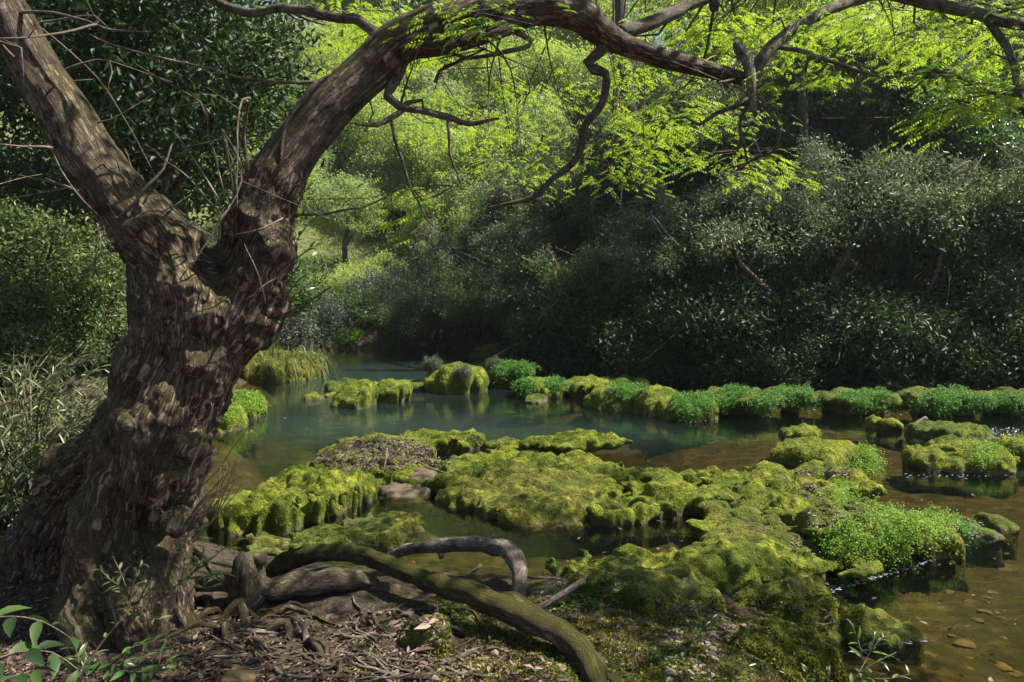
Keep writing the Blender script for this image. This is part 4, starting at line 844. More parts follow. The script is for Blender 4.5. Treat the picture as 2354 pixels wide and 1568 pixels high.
BR = [
 [(1425, 74, 5.08, 17), (1500, 52, 5.2, 16), (1575, 14, 5.4, 15), (1660, -25, 5.6, 13), (1800, -120, 6.0, 10)],
 [(1635, -20, 5.5, 13), (1643, 8, 5.5, 13), (1640, 24, 5.5, 9)],
 [(1395, 95, 5.05, 15), (1378, 120, 5.05, 13), (1350, 143, 5.05, 12), (1366, 160, 5.05, 12), (1391, 170, 5.05, 10), (1386, 237, 5.1, 9), (1347, 289, 5.1, 9), (1325, 363, 5.15, 8), (1265, 415, 5.2, 7), (1225, 455, 5.2, 6), (1120, 480, 5.3, 3)],
 [(925, 135, 4.62, 17), (908, 185, 4.6, 13), (889, 222, 4.55, 11), (916, 243, 4.55, 10), (969, 256, 4.6, 8), (1025, 267, 4.7, 8), (1077, 285, 4.8, 6), (1147, 274, 4.9, 3)],
 [(928, 250, 4.58, 7), (895, 274, 4.5, 7), (847, 289, 4.4, 5), (806, 281, 4.3, 2)],
 [(919, 246, 4.56, 6), (945, 236, 4.6, 5), (969, 230, 4.6, 4), (973, 246, 4.6, 3)],
 [(899, 270, 4.5, 4), (914, 344, 4.5, 3.5), (940, 419, 4.5, 3), (984, 504, 4.5, 2.2), (1017, 533, 4.5, 1.5)],
 [(1028, 268, 4.7, 3.5), (1036, 352, 4.7, 3), (1058, 419, 4.7, 2)],
 [(440, -40, 5.0, 12), (496, 0, 5.0, 11), (545, 24, 4.95, 10), (593, 30, 4.9, 10), (648, 19, 4.85, 10), (704, 26, 4.8, 11), (778, 41, 4.75, 11), (830, 50, 4.7, 12), (880, 95, 4.65, 14)],
 [(845, 140, 4.58, 9), (800, 160, 4.55, 7), (741, 185, 4.5, 7), (704, 222, 4.42, 6), (660, 280, 4.36, 5), (645, 370, 4.3, 3)],
 [(741, 189, 4.5, 4), (660, 188, 4.45, 4), (578, 182, 4.4, 3.6), (426, 144, 4.3, 3), (296, 115, 4.2, 2.4), (207, 78, 4.1, 1.6)],
 [(345, 74, 4.3, 1.4), (259, 67, 4.35, 2.4), (148, 33, 4.4, 3), (74, 28, 4.4, 3.4), (40, 30, 4.45, 4)],
 [(1700, 178, 5.2, 13), (1720, 172, 5.2, 12), (1737, 158, 5.2, 14), (1762, 123, 5.2, 15), (1806, 78, 5.3, 14), (1840, 58, 5.35, 13), (1914, 20, 5.5, 12), (1990, -4, 5.7, 11), (2110, -30, 5.9, 9)],
 [(1785, 106, 5.25, 6), (1860, 123, 5.2, 5), (1934, 150, 5.2, 4.5), (2046, 185, 5.2, 2)],
 [(1728, 225, 5.2, 8), (1700, 238, 5.2, 5), (1650, 262, 5.2, 5), (1606, 286, 5.2, 4), (1580, 270, 5.2, 2)],
 [(1735, 238, 5.2, 6), (1760, 248, 5.2, 5), (1782, 276, 5.2, 5), (1793, 303, 5.2, 4), (1775, 350, 5.25, 3), (1740, 365, 5.3, 3), (1690, 392, 5.3, 2)],
 [(1724, 236, 5.2, 5), (1700, 290, 5.2, 4), (1712, 340, 5.2, 3), (1718, 375, 5.2, 2)],
 [(2000, -30, 5.6, 14), (2100, -2, 5.4, 14), (2193, 20, 5.3, 14), (2268, 37, 5.2, 13), (2323, 56, 5.1, 12), (2400, 62, 5.0, 11)],
 [(2270, 45, 5.2, 9), (2290, 75, 5.15, 9), (2316, 112, 5.1, 9), (2336, 168, 5.05, 9), (2342, 213, 5.05, 10), (2365, 262, 5.0, 11)],
 [(2344, 222, 5.05, 7), (2300, 218, 5.1, 7), (2268, 211, 5.15, 6), (2225, 185, 5.2, 5), (2150, 160, 5.2, 2)],
 [(1180, 70, 4.8, 7), (1222, 95, 4.8, 6), (1215, 105, 4.8, 6), (1140, 122, 4.75, 5), (1075, 132, 4.7, 4), (1030, 118, 4.7, 3)],
 [(1065, 135, 4.72, 4), (1010, 165, 4.72, 4), (1000, 190, 4.7, 4), (1030, 150, 4.72, 3)][:3],
 [(675, 498, 4.4, 4), (740, 492, 4.35, 3), (830, 475, 4.3, 2.4), (890, 455, 4.25, 2)],
 [(640, 760, 4.2, 4), (660, 720, 4.1, 3), (700, 700, 4.05, 2.4), (760, 660, 3.95, 1.4)],
]
for i, b in enumerate(BR): tree_branch(b, seed=i)
tree_branch([(1690, 96, 5.2, 7), (1700, 110, 5.2, 13), (1716, 135, 5.18, 13), (1728, 178, 5.15, 12), (1728, 230, 5.15, 8), (1736, 268, 5.15, 4)], 'bleached', name='broken_branch', seed=77)['label'] = 'pale barkless broken branch stub'
tree_branch([(1228, 456, 5.2, 6), (1245, 466, 5.2, 5), (1258, 474, 5.2, 5)], 'bleached', name='broken_branch', seed=78)
rs = np.random.RandomState(21)
for (x0, y0, x1, y1, r) in [(570, 392, 575, 228, 4.5), (505, 470, 395, 300, 2.5), (500, 480, 330, 330, 2.2), (520, 460, 470, 240, 2.2), (540, 430, 510, 300, 2), (560, 400, 530, 330, 1.8), (470, 540, 390, 470, 2), (300, 440, 270, 360, 2.2), (300, 440, 285, 340, 1.6), (260, 520, 400, 330, 4), (265, 515, 440, 450, 2), (330, 470, 400, 400, 2), (500, 560, 530, 470, 2), (610, 470, 690, 420, 1.8), (230, 500, 110, 330, 1.8), (180, 440, 40, 400, 2.2), (120, 340, 0, 332, 3), (30, 130, -20, 80, 4), (560, 700, 640, 640, 2), (610, 700, 560, 560, 1.6), (650, 500, 520, 540, 1.8), (640, 740, 690, 780, 2), (520, 700, 600, 670, 2.6), (300, 420, 210, 300, 1.5)]:
    P0 = (x0, y0, 4.22, r*1.2); mx_ = (x0*.5+x1*.5+rs.uniform(-14, 14), y0*.5+y1*.5+rs.uniform(-10, 16), 4.1+rs.uniform(-.1, .2), r)
    tree_branch([P0, mx_, (x1, y1, 4.0+rs.uniform(-.1, .4), r*.45)], 'twig', 5, 'twig', rs.randint(999), .015)
for i in range(95):
    q = SKEL[0][rs.randint(len(SKEL[0]))] if i % 2 else SKEL[rs.randint(1, len(SKEL))]; q = np.array(q).reshape(-1, 3)[rs.randint(len(np.array(q).reshape(-1, 3)))]
    if q[2] < 3.0 or q[1] > 6.5: continue
    v = rs.normal(size=3)*np.array([.45, .4, .35])+np.array([.1, .1, -.1]); a1 = q+v*.5+rs.normal(size=3)*.08; a2 = q+v+rs.normal(size=3)*.12+np.array([0, 0, -.08])
    build('twig', [tube(np.array([q, a1, a2])-TBn, [.008, .005, .002], M['bark_grey'], 4, .08, .01, 0, i), tube(np.array([a1, a1+rs.normal(size=3)*.16])-TBn, [.004, .0015], M['bark_grey'], 3, .1)], TREE)
# stiff straw shoots at the foot of the trunk
for i in range(16):
    x0 = rs.uniform(425, 450); y0 = rs.uniform(1090, 1250)
    tree_branch([(x0, y0, 4.05, 2.2), (x0+rs.uniform(25, 60), y0-rs.uniform(30, 75), 3.95, 1.8), (x0+rs.uniform(60, 140), y0-rs.uniform(60, 190), 3.85+rs.uniform(-.2, .2), .9)], 'straw', 4, 'shoot', i, .008)
# hanging leafy twigs
SK = np.concatenate(SKEL)
sites = []
for (x0, x1, y0, y1, n, Y0, Y1) in [(650, 900, 0, 110, 7, 5.2, 9), (900, 1260, 100, 320, 13, 6, 11), (1010, 1420, 230, 450, 7, 6, 11), (1350, 1720, 180, 380, 13, 6, 11), (1430, 1760, 0, 140, 11, 5.2, 9), (1750, 2060, 0, 190, 13, 5, 11), (2050, 2354, 0, 190, 18, 4.8, 10), (2080, 2300, 120, 250, 5, 4.6, 5.6), (1640, 1850, 290, 400, 3, 6, 8), (1040, 1130, 20, 80, 2, 4.4, 4.6), (940, 1000, 430, 540, 1, 4.5, 5.0)]:
    for i in range(n): sites.append((rs.uniform(x0, x1), rs.uniform(y0, y1), rs.uniform(Y0, Y1)))
for k, (px, py, Y) in enumerate(sites[:98]):
    c = np.array(at(px, py, Y)); d = np.linalg.norm(SK-c, axis=1); j = d.argmin()
    s = SK[j] if d[j] < 1.6 else c+np.array([rs.normal()*.4, rs.normal()*.5, .9+rs.rand()*.8])
    az = rs.uniform(0, 2*math.pi); h = np.array([math.cos(az), math.sin(az), -.18]); ln = .35+.4*rs.rand()*(Y/6)
    e1 = c-h*ln*.5; e2 = c+h*ln*.5
    tw = [s, s*.5+e1*.5+np.array([0, 0, -.06])+rs.normal(size=3)*.05, e1, c+np.array([0, 0, .03]), e2]
    g1 = [tube(np.array(tw)-TBn, [.011, .008, .006, .004, .002], M['bark_grey'], 4, .12, 0, 0, k)]
    tws, _r = resample(tw, np.ones(5), .12)
    for q in range(3):
        t0 = tws[rs.randint(len(tws)//2, len(tws))]; g1.append(tube(np.array([t0, t0+np.append(rs.normal(size=2)*.2, rs.normal()*.05)])-TBn, [.003, .0015], M['bark_grey'], 3, .1))
    n = int(rs.uniform(34, 60)); t_ = rs.rand(n)[:, None]
    sd = np.stack([-np.sin(az)*np.ones(n), np.cos(az)*np.ones(n), 0*np.ones(n)], 1)*rs.normal(size=(n, 1))*.20
    Pp = e1+(e2-e1)*t_+sd+np.stack([0*t_[:, 0], 0*t_[:, 0], rs.normal(size=n)*.07-np.linalg.norm(sd, axis=1)*.2], 1)
    D = sd/.2*1.2+h+rs.normal(size=(n, 3))*np.array([.5, .5, .15]); Nn = np.array([0, 0, 1.])+rs.normal(size=(n, 3))*.28
    g1.append(compound(Pp-TBn, D, Nn, rs.uniform(.07, .135, n), rs, M['lf_bright'], 5, .3, .36))
    build('leafy_twig', g1, TREE)
# upper crown above the picture: it throws the dappled shade on the near bank
rs = np.random.RandomState(33); C = []
for (x, y, z, r, K) in [(-2.2, 4.8, 7.4, 1.2, 16), (1.0, 4.6, 7.0, .8, 9), (2.4, 4.4, 6.6, .8, 10), (3.6, 4.9, 6.3, .8, 10), (4.8, 4.4, 6.3, .9, 14), (5.6, 5.0, 6.2, .9, 14), (6.6, 4.6, 6.6, .9, 12), (6.2, 5.9, 6.6, .7, 8), (2.9, 3.6, 6.4, .7, 8), (1.8, 5.8, 7.2, .7, 7), (-.4, 5.6, 7.4, .8, 8)]:
    C.append(clump_pts(rs, K, (r, r, r*.45), .6)+np.array([x, y, z]))
C = np.concatenate(C)
build('upper_crown', [cloud(rs, C-TBn, 40, (.22, .22, .08), .14, .05, M['lf_bright'], 1.2)], TREE)
ENDS = [np.array(at(-190, -520, 4.4)), np.array(at(1800, -120, 6.0)), np.array(at(2110, -30, 5.9))]
for i in range(14):
    e = C[rs.randint(len(C))]; s = min(ENDS, key=lambda q: np.linalg.norm(q-e))
    build('crown_branch', [tube(np.array([s, s*.5+e*.5+np.array([0, 0, .3]), e])-TBn, [.03, .02, .008], M['bark_grey'], 6, .2, .05, .1, i)], TREE)

# ------------------------------------------------------------------ driftwood, roots, sticks
def wood(name, label, cat, paths, mat, sides=14, rough=.22, wob=.02, group=None, base=None):
    P0, _ = path(paths[0]); b = base if base is not None else P0[0]
    gs = []
    for i, p in enumerate(paths):
        P, R = path(p); gs.append(tube(P-b, R, M[mat], sides, .035, wob, rough, hash(label) % 97+i if False else len(label)+i*7))
    o = build(name, gs, loc=tuple(b)); return tag(o, label, cat, group)
wood('arching_limb', 'thick mossy fallen limb arching across the near bank', 'fallen limb', [[(618, 1325, 5.0, 24), (662, 1290, 4.95, 23), (736, 1270, 4.85, 21), (822, 1275, 4.75, 21), (896, 1300, 4.6, 21), (996, 1340, 4.35, 23), (1100, 1374, 4.1, 29), (1210, 1424, 3.95, 31), (1295, 1461, 3.85, 31), (1345, 1510, 3.72, 31), (1373, 1565, 3.6, 34), (1400, 1660, 3.5, 36)],
   [(1375, 1565, 3.6, 20), (1400, 1555, 3.58, 16), (1425, 1600, 3.5, 18), (1445, 1660, 3.45, 16)], [(1120, 1378, 4.12, 18), (1180, 1388, 4.08, 26), (1225, 1412, 4.0, 24), (1262, 1440, 3.9, 16)]], 'drift_moss', 18, .22)
wood('bleached_branch', 'grey barkless branch bent like an elbow behind the mossy limb', 'driftwood', [[(895, 1278, 5.6, 10), (930, 1266, 5.4, 12), (980, 1259, 5.3, 14), (1050, 1254, 5.15, 15), (1110, 1253, 5.0, 17), (1160, 1264, 4.85, 21), (1188, 1288, 4.75, 22), (1195, 1325, 4.65, 18), (1190, 1365, 4.6, 18), (1196, 1400, 4.55, 24), (1205, 1440, 4.5, 26)],
   [(920, 1262, 5.55, 7), (1000, 1246, 5.5, 8), (1080, 1240, 5.42, 8), (1120, 1244, 5.38, 7)], [(1010, 1262, 5.45, 8), (1016, 1284, 5.44, 6)]], 'bleached', 14, .25, .012)
wood('knotted_log', 'gnarled brown root log with a knobbly stump end', 'root log', [[(385, 1330, 4.35, 16), (415, 1336, 4.35, 15), (470, 1342, 4.4, 15), (520, 1342, 4.42, 20), (570, 1345, 4.45, 38), (612, 1357, 4.45, 31), (686, 1343, 4.5, 29), (760, 1334, 4.55, 27), (835, 1334, 4.6, 19), (870, 1345, 4.62, 10)], [(575, 1365, 4.42, 42), (570, 1312, 4.44, 36), (580, 1282, 4.46, 26)],
   [(585, 1362, 4.4, 34), (545, 1405, 4.33, 26), (512, 1445, 4.22, 18), (490, 1478, 4.15, 10)], [(572, 1300, 4.46, 20), (604, 1286, 4.42, 15)]], 'drift', 16, .3, .02)
wood('hollow_log', 'grey splintered log end resting behind the knotted log', 'driftwood', [[(785, 1358, 4.62, 14), (830, 1352, 4.62, 17), (895, 1358, 4.62, 18), (945, 1372, 4.6, 17), (975, 1386, 4.58, 12), (1000, 1406, 4.55, 5)], [(930, 1362, 4.6, 9), (985, 1362, 4.6, 8), (1030, 1376, 4.58, 4)]], 'drift', 12, .3)
wood('forked_root', 'thin root dropping from the knotted log and bending right', 'root', [[(552, 1390, 4.25, 12), (562, 1420, 4.2, 13), (575, 1462, 4.12, 14), (600, 1500, 4.02, 15), (640, 1522, 3.95, 14), (700, 1535, 3.9, 10), (770, 1562, 3.82, 6), (830, 1590, 3.75, 4)]], 'drift', 9, .25)
wood('driftwood_chunk', 'pale weathered driftwood chunk at the bottom edge', 'driftwood', [[(560, 1590, 3.72, 22), (600, 1556, 3.78, 26), (645, 1528, 3.84, 24), (690, 1504, 3.9, 17), (702, 1498, 3.92, 8)]], 'bleached', 12, .3)
wood('split_root', 'pale split root spreading downward beside the driftwood chunk', 'root', [[(690, 1430, 4.1, 7), (704, 1470, 4.0, 8), (716, 1510, 3.92, 10), (740, 1545, 3.86, 7), (770, 1580, 3.8, 5)], [(712, 1500, 3.94, 7), (735, 1490, 3.96, 5)], [(712, 1505, 3.93, 8), (690, 1530, 3.88, 7), (650, 1560, 3.8, 6), (630, 1580, 3.76, 4)]], 'bleached', 8, .25)
wood('hanging_root', 'two grey root ends hanging like a tail in the litter', 'root', [[(836, 1400, 4.3, 8), (838, 1430, 4.25, 12), (832, 1470, 4.15, 13), (828, 1510, 4.05, 9)], [(850, 1420, 4.28, 6), (856, 1455, 4.2, 9), (852, 1490, 4.12, 5)]], 'drift', 9, .2)
wood('fallen_branch', 'horizontal reddish branch lying among the roots', 'branch', [[(745, 1420, 4.3, 7), (820, 1426, 4.3, 9), (890, 1430, 4.3, 9), (948, 1424, 4.32, 8)]], 'drift', 8, .2)
wood('support_root', 'dark upright root propping the knotted log', 'root', [[(600, 1380, 4.45, 15), (612, 1410, 4.4, 14), (618, 1450, 4.35, 12)]], 'drift', 8, .2)
wood('support_root', 'stubby root propping the arching limb near the picture bottom', 'root', [[(1262, 1490, 3.95, 14), (1258, 1530, 3.9, 12), (1250, 1580, 3.85, 12)]], 'drift', 8, .2)
wood('root_post', 'short dark posts of root below the hollow log', 'root', [[(808, 1350, 4.7, 12), (806, 1385, 4.68, 10), (800, 1410, 4.65, 9)], [(870, 1365, 4.72, 10), (872, 1395, 4.7, 9)]], 'drift', 8, .2)
wood('pale_stick', 'pale straight stick propped behind the arching limb, pointing up right', 'stick', [[(1180, 1430, 4.35, 7), (1245, 1396, 4.37, 8), (1300, 1362, 4.4, 8.5), (1344, 1334, 4.42, 8)]], 'bleached', 8, .08, .004)
wood('pale_stick', 'pale stick rising from the bottom edge under the arching limb', 'stick', [[(1070, 1600, 3.75, 7), (1090, 1545, 3.85, 7.5), (1125, 1498, 3.95, 8), (1160, 1466, 4.05, 7), (1190, 1440, 4.12, 6)], [(1125, 1500, 3.95, 4), (1170, 1512, 3.93, 3.5), (1210, 1508, 3.92, 3)]], 'bleached', 8, .1, .006)
wood('thin_stick', 'thin pale stick leaning from the mound onto the sandy hollow', 'stick', [[(845, 1128, 8.3, 2.5), (872, 1098, 8.5, 3), (884, 1070, 8.6, 2.4), (890, 1030, 8.7, 1.5)]], 'straw', 6, .05, .01)
wood('thin_stick', 'thin twig lying across the littered mound', 'stick', [[(960, 1062, 9.0, 2), (1000, 1080, 8.9, 2.2), (1040, 1092, 8.8, 2)]], 'twig', 6, .05, .01)
wood('broken_plank', 'broken grey plank tip leaning on the low dark moss rock', 'plank', [[(2080, 992, 12.3, 7), (2100, 980, 12.3, 7), (2131, 962, 12.3, 7)]], 'bleached', 4, .0, .0)
wood('small_stick', 'short pale twig in the shallow inner pool', 'stick', [[(1070, 1330, 5.6, 4), (1090, 1315, 5.6, 4), (1106, 1300, 5.6, 4)]], 'bleached', 6, .05)
wood('dead_twig', 'white forked twig lying on the moss mound near the right water', 'stick', [[(1860, 1432, 4.85, 1.6), (1895, 1434, 4.85, 2), (1930, 1430, 4.85, 1.4)], [(1890, 1432, 4.86, 2), (1900, 1420, 4.87, 2.2), (1912, 1414, 4.88, 1.4)]], 'bleached', 6, .05)
wood('leaning_stick', 'brown stick leaning at the mossy root foot of the big tree', 'stick', [[(152, 1395, 3.9, 6), (165, 1430, 3.8, 7), (185, 1480, 3.7, 9), (195, 1530, 3.6, 8)]], 'drift', 8, .1)
wood('leaning_stick', 'brown stick leaning from the trunk onto the knotted log', 'stick', [[(430, 1240, 4.3, 5), (470, 1290, 4.35, 8), (500, 1325, 4.4, 9), (520, 1340, 4.4, 7)]], 'drift', 8, .1)
rs = np.random.RandomState(44)
def lay(px, py):
    h, n = hit(px, py); return np.array(h) if h is not None else None
def ground_root(label, pts, r, mat='drift', name='surface_root', lift=.012, group='thin roots tangled on the near bank'):
    P = [lay(*p) for p in pts]; P = [p+np.array([0, 0, lift]) for p in P if p is not None]
    o = build(name, [tube(np.array(P)-P[0], np.linspace(r, r*.45, len(P)), M[mat], 7, .04, .015, .2, len(label))], loc=tuple(P[0])); tag(o, label, 'root', group)
for i in range(120):
    x = rs.uniform(400, 1040); y = rs.uniform(1400, 1566); a = rs.uniform(-.6, .6)+(math.pi if rs.rand() < .5 else 0)
    pts = [(x, y)]
    for k in range(4): a += rs.normal()*.45; x += 26*math.cos(a); y += 15*math.sin(a); pts.append((x, min(y, 1600)))
    ground_root('thin brown root tangled among leaf litter below the knotted log', pts, rs.uniform(.004, .012), 'drift' if rs.rand() < .6 else 'bleached')
for i in range(9):
    x = rs.uniform(420, 720); y = rs.uniform(1385, 1500); a = rs.uniform(-.3, 1.0); pts = [(x, y)]
    for k in range(6): a += rs.normal()*.5; x += 34*math.cos(a); y += 20*math.sin(a)*.8; pts.append((x, min(max(y, 1380), 1600)))
    P = [lay(*p) for p in pts]; P = np.array([p+np.array([0, 0, -.008+.05*math.sin(k*1.7+i)]) for k, p in enumerate(P)]); r0 = rs.uniform(.016, .03)
    e = P[3]+np.array([rs.normal()*.15, -.1, .0])
    o = build('gnarled_root', [tube(P-P[0], np.linspace(r0, r0*.35, len(P)), M['drift'], 9, .03, .03, .35, i), tube(np.array([P[3]-P[0], (P[3]+e)/2-P[0]+np.array([0, 0, .03]), e-P[0]]), [r0*.5, r0*.4, r0*.15], M['drift'], 6, .03, .02, .3, i+50)], loc=tuple(P[0]))
    tag(o, 'gnarled forking root twisting over the near bank below the knotted log', 'root', 'gnarled roots of the near bank')
ground_root('long pale root along the bottom edge under the moss stone', [(930, 1564), (980, 1556), (1030, 1552), (1080, 1556), (1110, 1566)], .012, 'drift', group=None)
for (a, lb) in [((560, 1560), 'reddish flat stone beside the driftwood chunk')]:
    h = lay(*a)
    X, Y_, Z = np.meshgrid(*[np.linspace(-.12, .12, 26)]*3, indexing='ij'); P3 = np.stack([X.ravel(), Y_.ravel(), Z.ravel()], 1)
    f = (np.maximum(np.maximum(np.abs(X)*1., np.abs(Y_)*1.2+X*.2), np.abs(Z)*2.4+X*.3)-.075)+.02*fbm(P3*14, 2).reshape(X.shape)
    V, F = surface_nets(f.astype(np.float32), (-.12,)*3, .24/25); tag(build('flat_stone', [dict(V=V, F=[F], mat=M['bed_stone'])], loc=tuple(h+np.array([0, 0, -.01]))), lb, 'stone')
# ------------------------------------------------------------------ ferns, grasses, sprigs
def fern(label, cx, cyy, rx, ry, mat='lf_fern', dens=1., ls=1., zmin=.03):
    rs = np.random.RandomState(int(cx+cyy)); h0, _ = hit(cx, cyy)
    Y = h0.y; area = math.pi*rx*ry*(Y/FPX)**2; n = int(dens*area*2400)+60
    R_ = []; Nm = []
    for i in range(n*3):
        if len(R_) >= n: break
        a = rs.uniform(0, 2*math.pi); r = math.sqrt(rs.rand()); r *= 1+.25*math.sin(3*a+cx)
        h, nm = hit(cx+rx*r*math.cos(a), cyy+ry*r*math.sin(a))
        if h is None or abs(h.y-Y) > .9 or h.z < zmin: continue
        R_.append(h); Nm.append(nm)
    R_ = np.array(R_); Nm = np.array(Nm); n = len(R_)
    D = unit(Nm*.55+rs.normal(size=(n, 3))*np.array([.55, .5, .3])+np.array([0, -.25, .22]))
    L = rs.uniform(.11, .22, n)*ls*(.75+.025*Y)
    L = L*np.clip(.85+1.1*fbm(R_*4.5, 2), .4, 1.9)
    ll = max(.014, .0016*Y); PP, DD, NN, RR = [], [], [], []; br = rs.rand(n)
    for t_ in np.linspace(.3, 1, 6):
        c = R_+D*(L*t_)[:, None]-np.array([0, 0, 1])*(L*t_*t_*.55)[:, None]
        for q in range(2):
            PP.append(c+rs.normal(size=(n, 3))*.012); DD.append(rs.normal(size=(n, 3))+D*.5+np.array([0, 0, -.25])); NN.append(rs.normal(size=(n, 3))*.45+np.array([0, -.25, 1.])); RR.append(np.clip(br*.5+.5*rs.rand(n), 0, 1))
    P = np.concatenate(PP); b = np.array(h0)
    g = leaf_quads(P-b, np.concatenate(DD), np.concatenate(NN), ll*(1+.25*rs.normal(size=len(P))), ll*.85, rs, M[mat], .1, np.concatenate(RR))
    return tag(build('fern_clump', [g], loc=tuple(b)), label, 'fern')
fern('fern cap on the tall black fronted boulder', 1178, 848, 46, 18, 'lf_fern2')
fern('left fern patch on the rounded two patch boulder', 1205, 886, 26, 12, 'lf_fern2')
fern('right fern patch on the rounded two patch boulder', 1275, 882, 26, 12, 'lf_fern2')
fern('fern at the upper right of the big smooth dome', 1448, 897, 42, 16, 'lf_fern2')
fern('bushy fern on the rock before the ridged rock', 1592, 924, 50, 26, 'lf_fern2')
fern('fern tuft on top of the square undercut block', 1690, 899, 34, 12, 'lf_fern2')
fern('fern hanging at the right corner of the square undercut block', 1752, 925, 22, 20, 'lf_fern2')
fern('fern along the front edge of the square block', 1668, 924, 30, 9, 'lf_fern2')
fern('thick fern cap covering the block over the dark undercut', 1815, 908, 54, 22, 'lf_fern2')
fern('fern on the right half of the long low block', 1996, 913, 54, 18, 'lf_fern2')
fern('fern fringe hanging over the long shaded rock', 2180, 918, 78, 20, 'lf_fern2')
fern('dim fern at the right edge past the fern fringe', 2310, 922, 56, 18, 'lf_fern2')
fern('fern on the sunlit rock right of the big trunk', 565, 920, 36, 26, 'lf_fern')
fern('small fern on the waterline rock touching the big trunk', 525, 945, 22, 20, 'lf_fern')
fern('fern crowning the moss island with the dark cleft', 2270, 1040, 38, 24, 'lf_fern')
fern('tall column of light green fern on the right arm', 1998, 1086, 38, 66, 'lf_fern', 1.3, 1.15)
fern('small bright fern beside the tall fern column', 1935, 1134, 32, 24, 'lf_fern')
fern('left half of the large drooping fern pair on the right arm', 1948, 1248, 56, 46, 'lf_fern', 1.2, 1.1)
fern('biggest and brightest fern clump on the right arm', 2044, 1215, 56, 64, 'lf_fern', 1.3, 1.25)
fern('outermost bright fern clump by the right water', 2140, 1190, 54, 34, 'lf_fern', 1.2, 1.15)
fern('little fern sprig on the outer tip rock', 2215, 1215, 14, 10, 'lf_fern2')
fern('bright leafy patch at the mossy foot of the pool head', 795, 772, 30, 14, 'lf_fern')
fern('green grassy patch lit on the left bank behind the trunk', 215, 748, 95, 16, 'lf_fern', .45, 1.3)
for px, py, s, lb in [(995, 850, 1.0, 'grey tuft at the left of the large dark boulder'), (1092, 838, 1.25, 'tall grey tuft on top of the large dark boulder'), (1064, 868, .9, 'grey tuft low on the front of the large dark boulder'), (1135, 845, .8, 'grey tuft beside the fern cap of the black fronted boulder')]:
    h, _ = hit(px, py); place(ST[0], 'grey_tuft', lb, 'plant', h.x, h.y, h.z-.05, px, .28*s)
def tuft(label, px, py, n, L, w, mat='lf_grass', spread=.05, droop=.6, name='grass_tuft', cat='grass tuft'):
    rs = np.random.RandomState(px+py); h, _ = hit(px, py); gs = []
    for i in range(n):
        a = rs.uniform(0, 6.283); el = rs.uniform(.25, 1.3); d = np.array([math.cos(a)*math.cos(el), math.sin(a)*math.cos(el), math.sin(el)]); l = L*rs.uniform(.6, 1.1)
        s = np.cross(d, [0, 0, 1.]); s /= np.linalg.norm(s)+1e-6; b = np.append(rs.normal(size=2)*spread, 0)
        pts = [b+d*l*t-np.array([0, 0, 1])*droop*l*t*t*math.cos(el) for t in (0, .33, .66, 1)]
        V = np.concatenate([[p+s*w*(1-t*.9), p-s*w*(1-t*.9)] for p, t in zip(pts, (0, .33, .66, 1))])
        gs.append(dict(V=V, F=[np.array([[0, 1, 3, 2], [2, 3, 5, 4], [4, 5, 7, 6]])], mat=M[mat], rnd=np.full(8, rs.rand())))
    return tag(build(name, gs, loc=tuple(h)), label, cat)
tuft('pale arching grass tuft on the central moss mound', 1108, 1090, 90, .17, .0035, spread=.03)
tuft('grass tuft on top of the littered mound', 862, 1012, 26, .22, .004)
tuft('small grass tuft on the edge of the right arm', 1812, 1108, 30, .14, .004)
tuft('tiny grass tuft on the knoll of the pitted ledge', 1520, 1100, 22, .10, .003)
tuft('dry grass wisps on the central mound front', 1340, 1178, 40, .10, .003, 'lf_dead', .12)
for i, (px, py) in enumerate([(600, 812), (632, 815), (662, 818), (692, 815), (720, 818)]):
    tuft('long green grass hanging over the far left bank hump', px, py, 60, .9, .012, 'lf_grass', .3, 1.6)['group'] = 'hanging grass on the far left bank'
for i, (px, py) in enumerate([(760, 640), (820, 640), (770, 600), (800, 590), (835, 610), (870, 600), (900, 590), (850, 575), (790, 625), (910, 615), (740, 560), (780, 560), (860, 545), (930, 560), (800, 660), (860, 650), (750, 620), (890, 640)]):
    tuft('tall pale grass tuft on the sunlit bank slope', px, py, 70, .8, .018, 'lf_grass', .5, .8)['group'] = 'grass on the bank slope'

def sprig(gs, P, n, ll, lw, mat, rs, stem_r=.004, up=.4, smat='twig', alt=True, bend=.35, start=.15):
    P = np.array(P, float); p, r = resample(P, np.linspace(stem_r, stem_r*.3, len(P)), .02)
    gs.append(tube(P, np.linspace(stem_r, stem_r*.3, len(P)), M[smat], 5, .04))
    idx = np.linspace(start*(len(p)-1), len(p)-1, n).astype(int); T = unit(np.gradient(p, axis=0))[idx]; c = p[idx]
    S = unit(np.cross(T, np.array([0, 0, 1.])+rs.normal(size=(n, 3))*.2)); sg = np.where(np.arange(n) % 2 == 0, 1, -1)[:, None]
    D = unit(S*sg+T*.75+np.array([0, 0, up*.5])+rs.normal(size=(n, 3))*.22); Nn = np.array([0, 0, 1.])+rs.normal(size=(n, 3))*.35
    k = 1-.35*np.linspace(0, 1, n)
    gs.append(leaf_fine(c, D, Nn, ll*k*rs.uniform(.8, 1.15, n), lw*k, rs, M[mat], bend=bend))
rs = np.random.RandomState(60)
def plant(name, label, cat, paths, n, ll, lw, mat, stem_r=.004, smat='twig', bend=.35):
    gs = []; b = np.array(at(*paths[0][0]))
    for p in paths: sprig(gs, [np.array(at(*q))-b for q in p], n, ll, lw, mat, rs, stem_r, smat=smat, bend=bend)
    return tag(build(name, gs, loc=tuple(b)), label, cat)
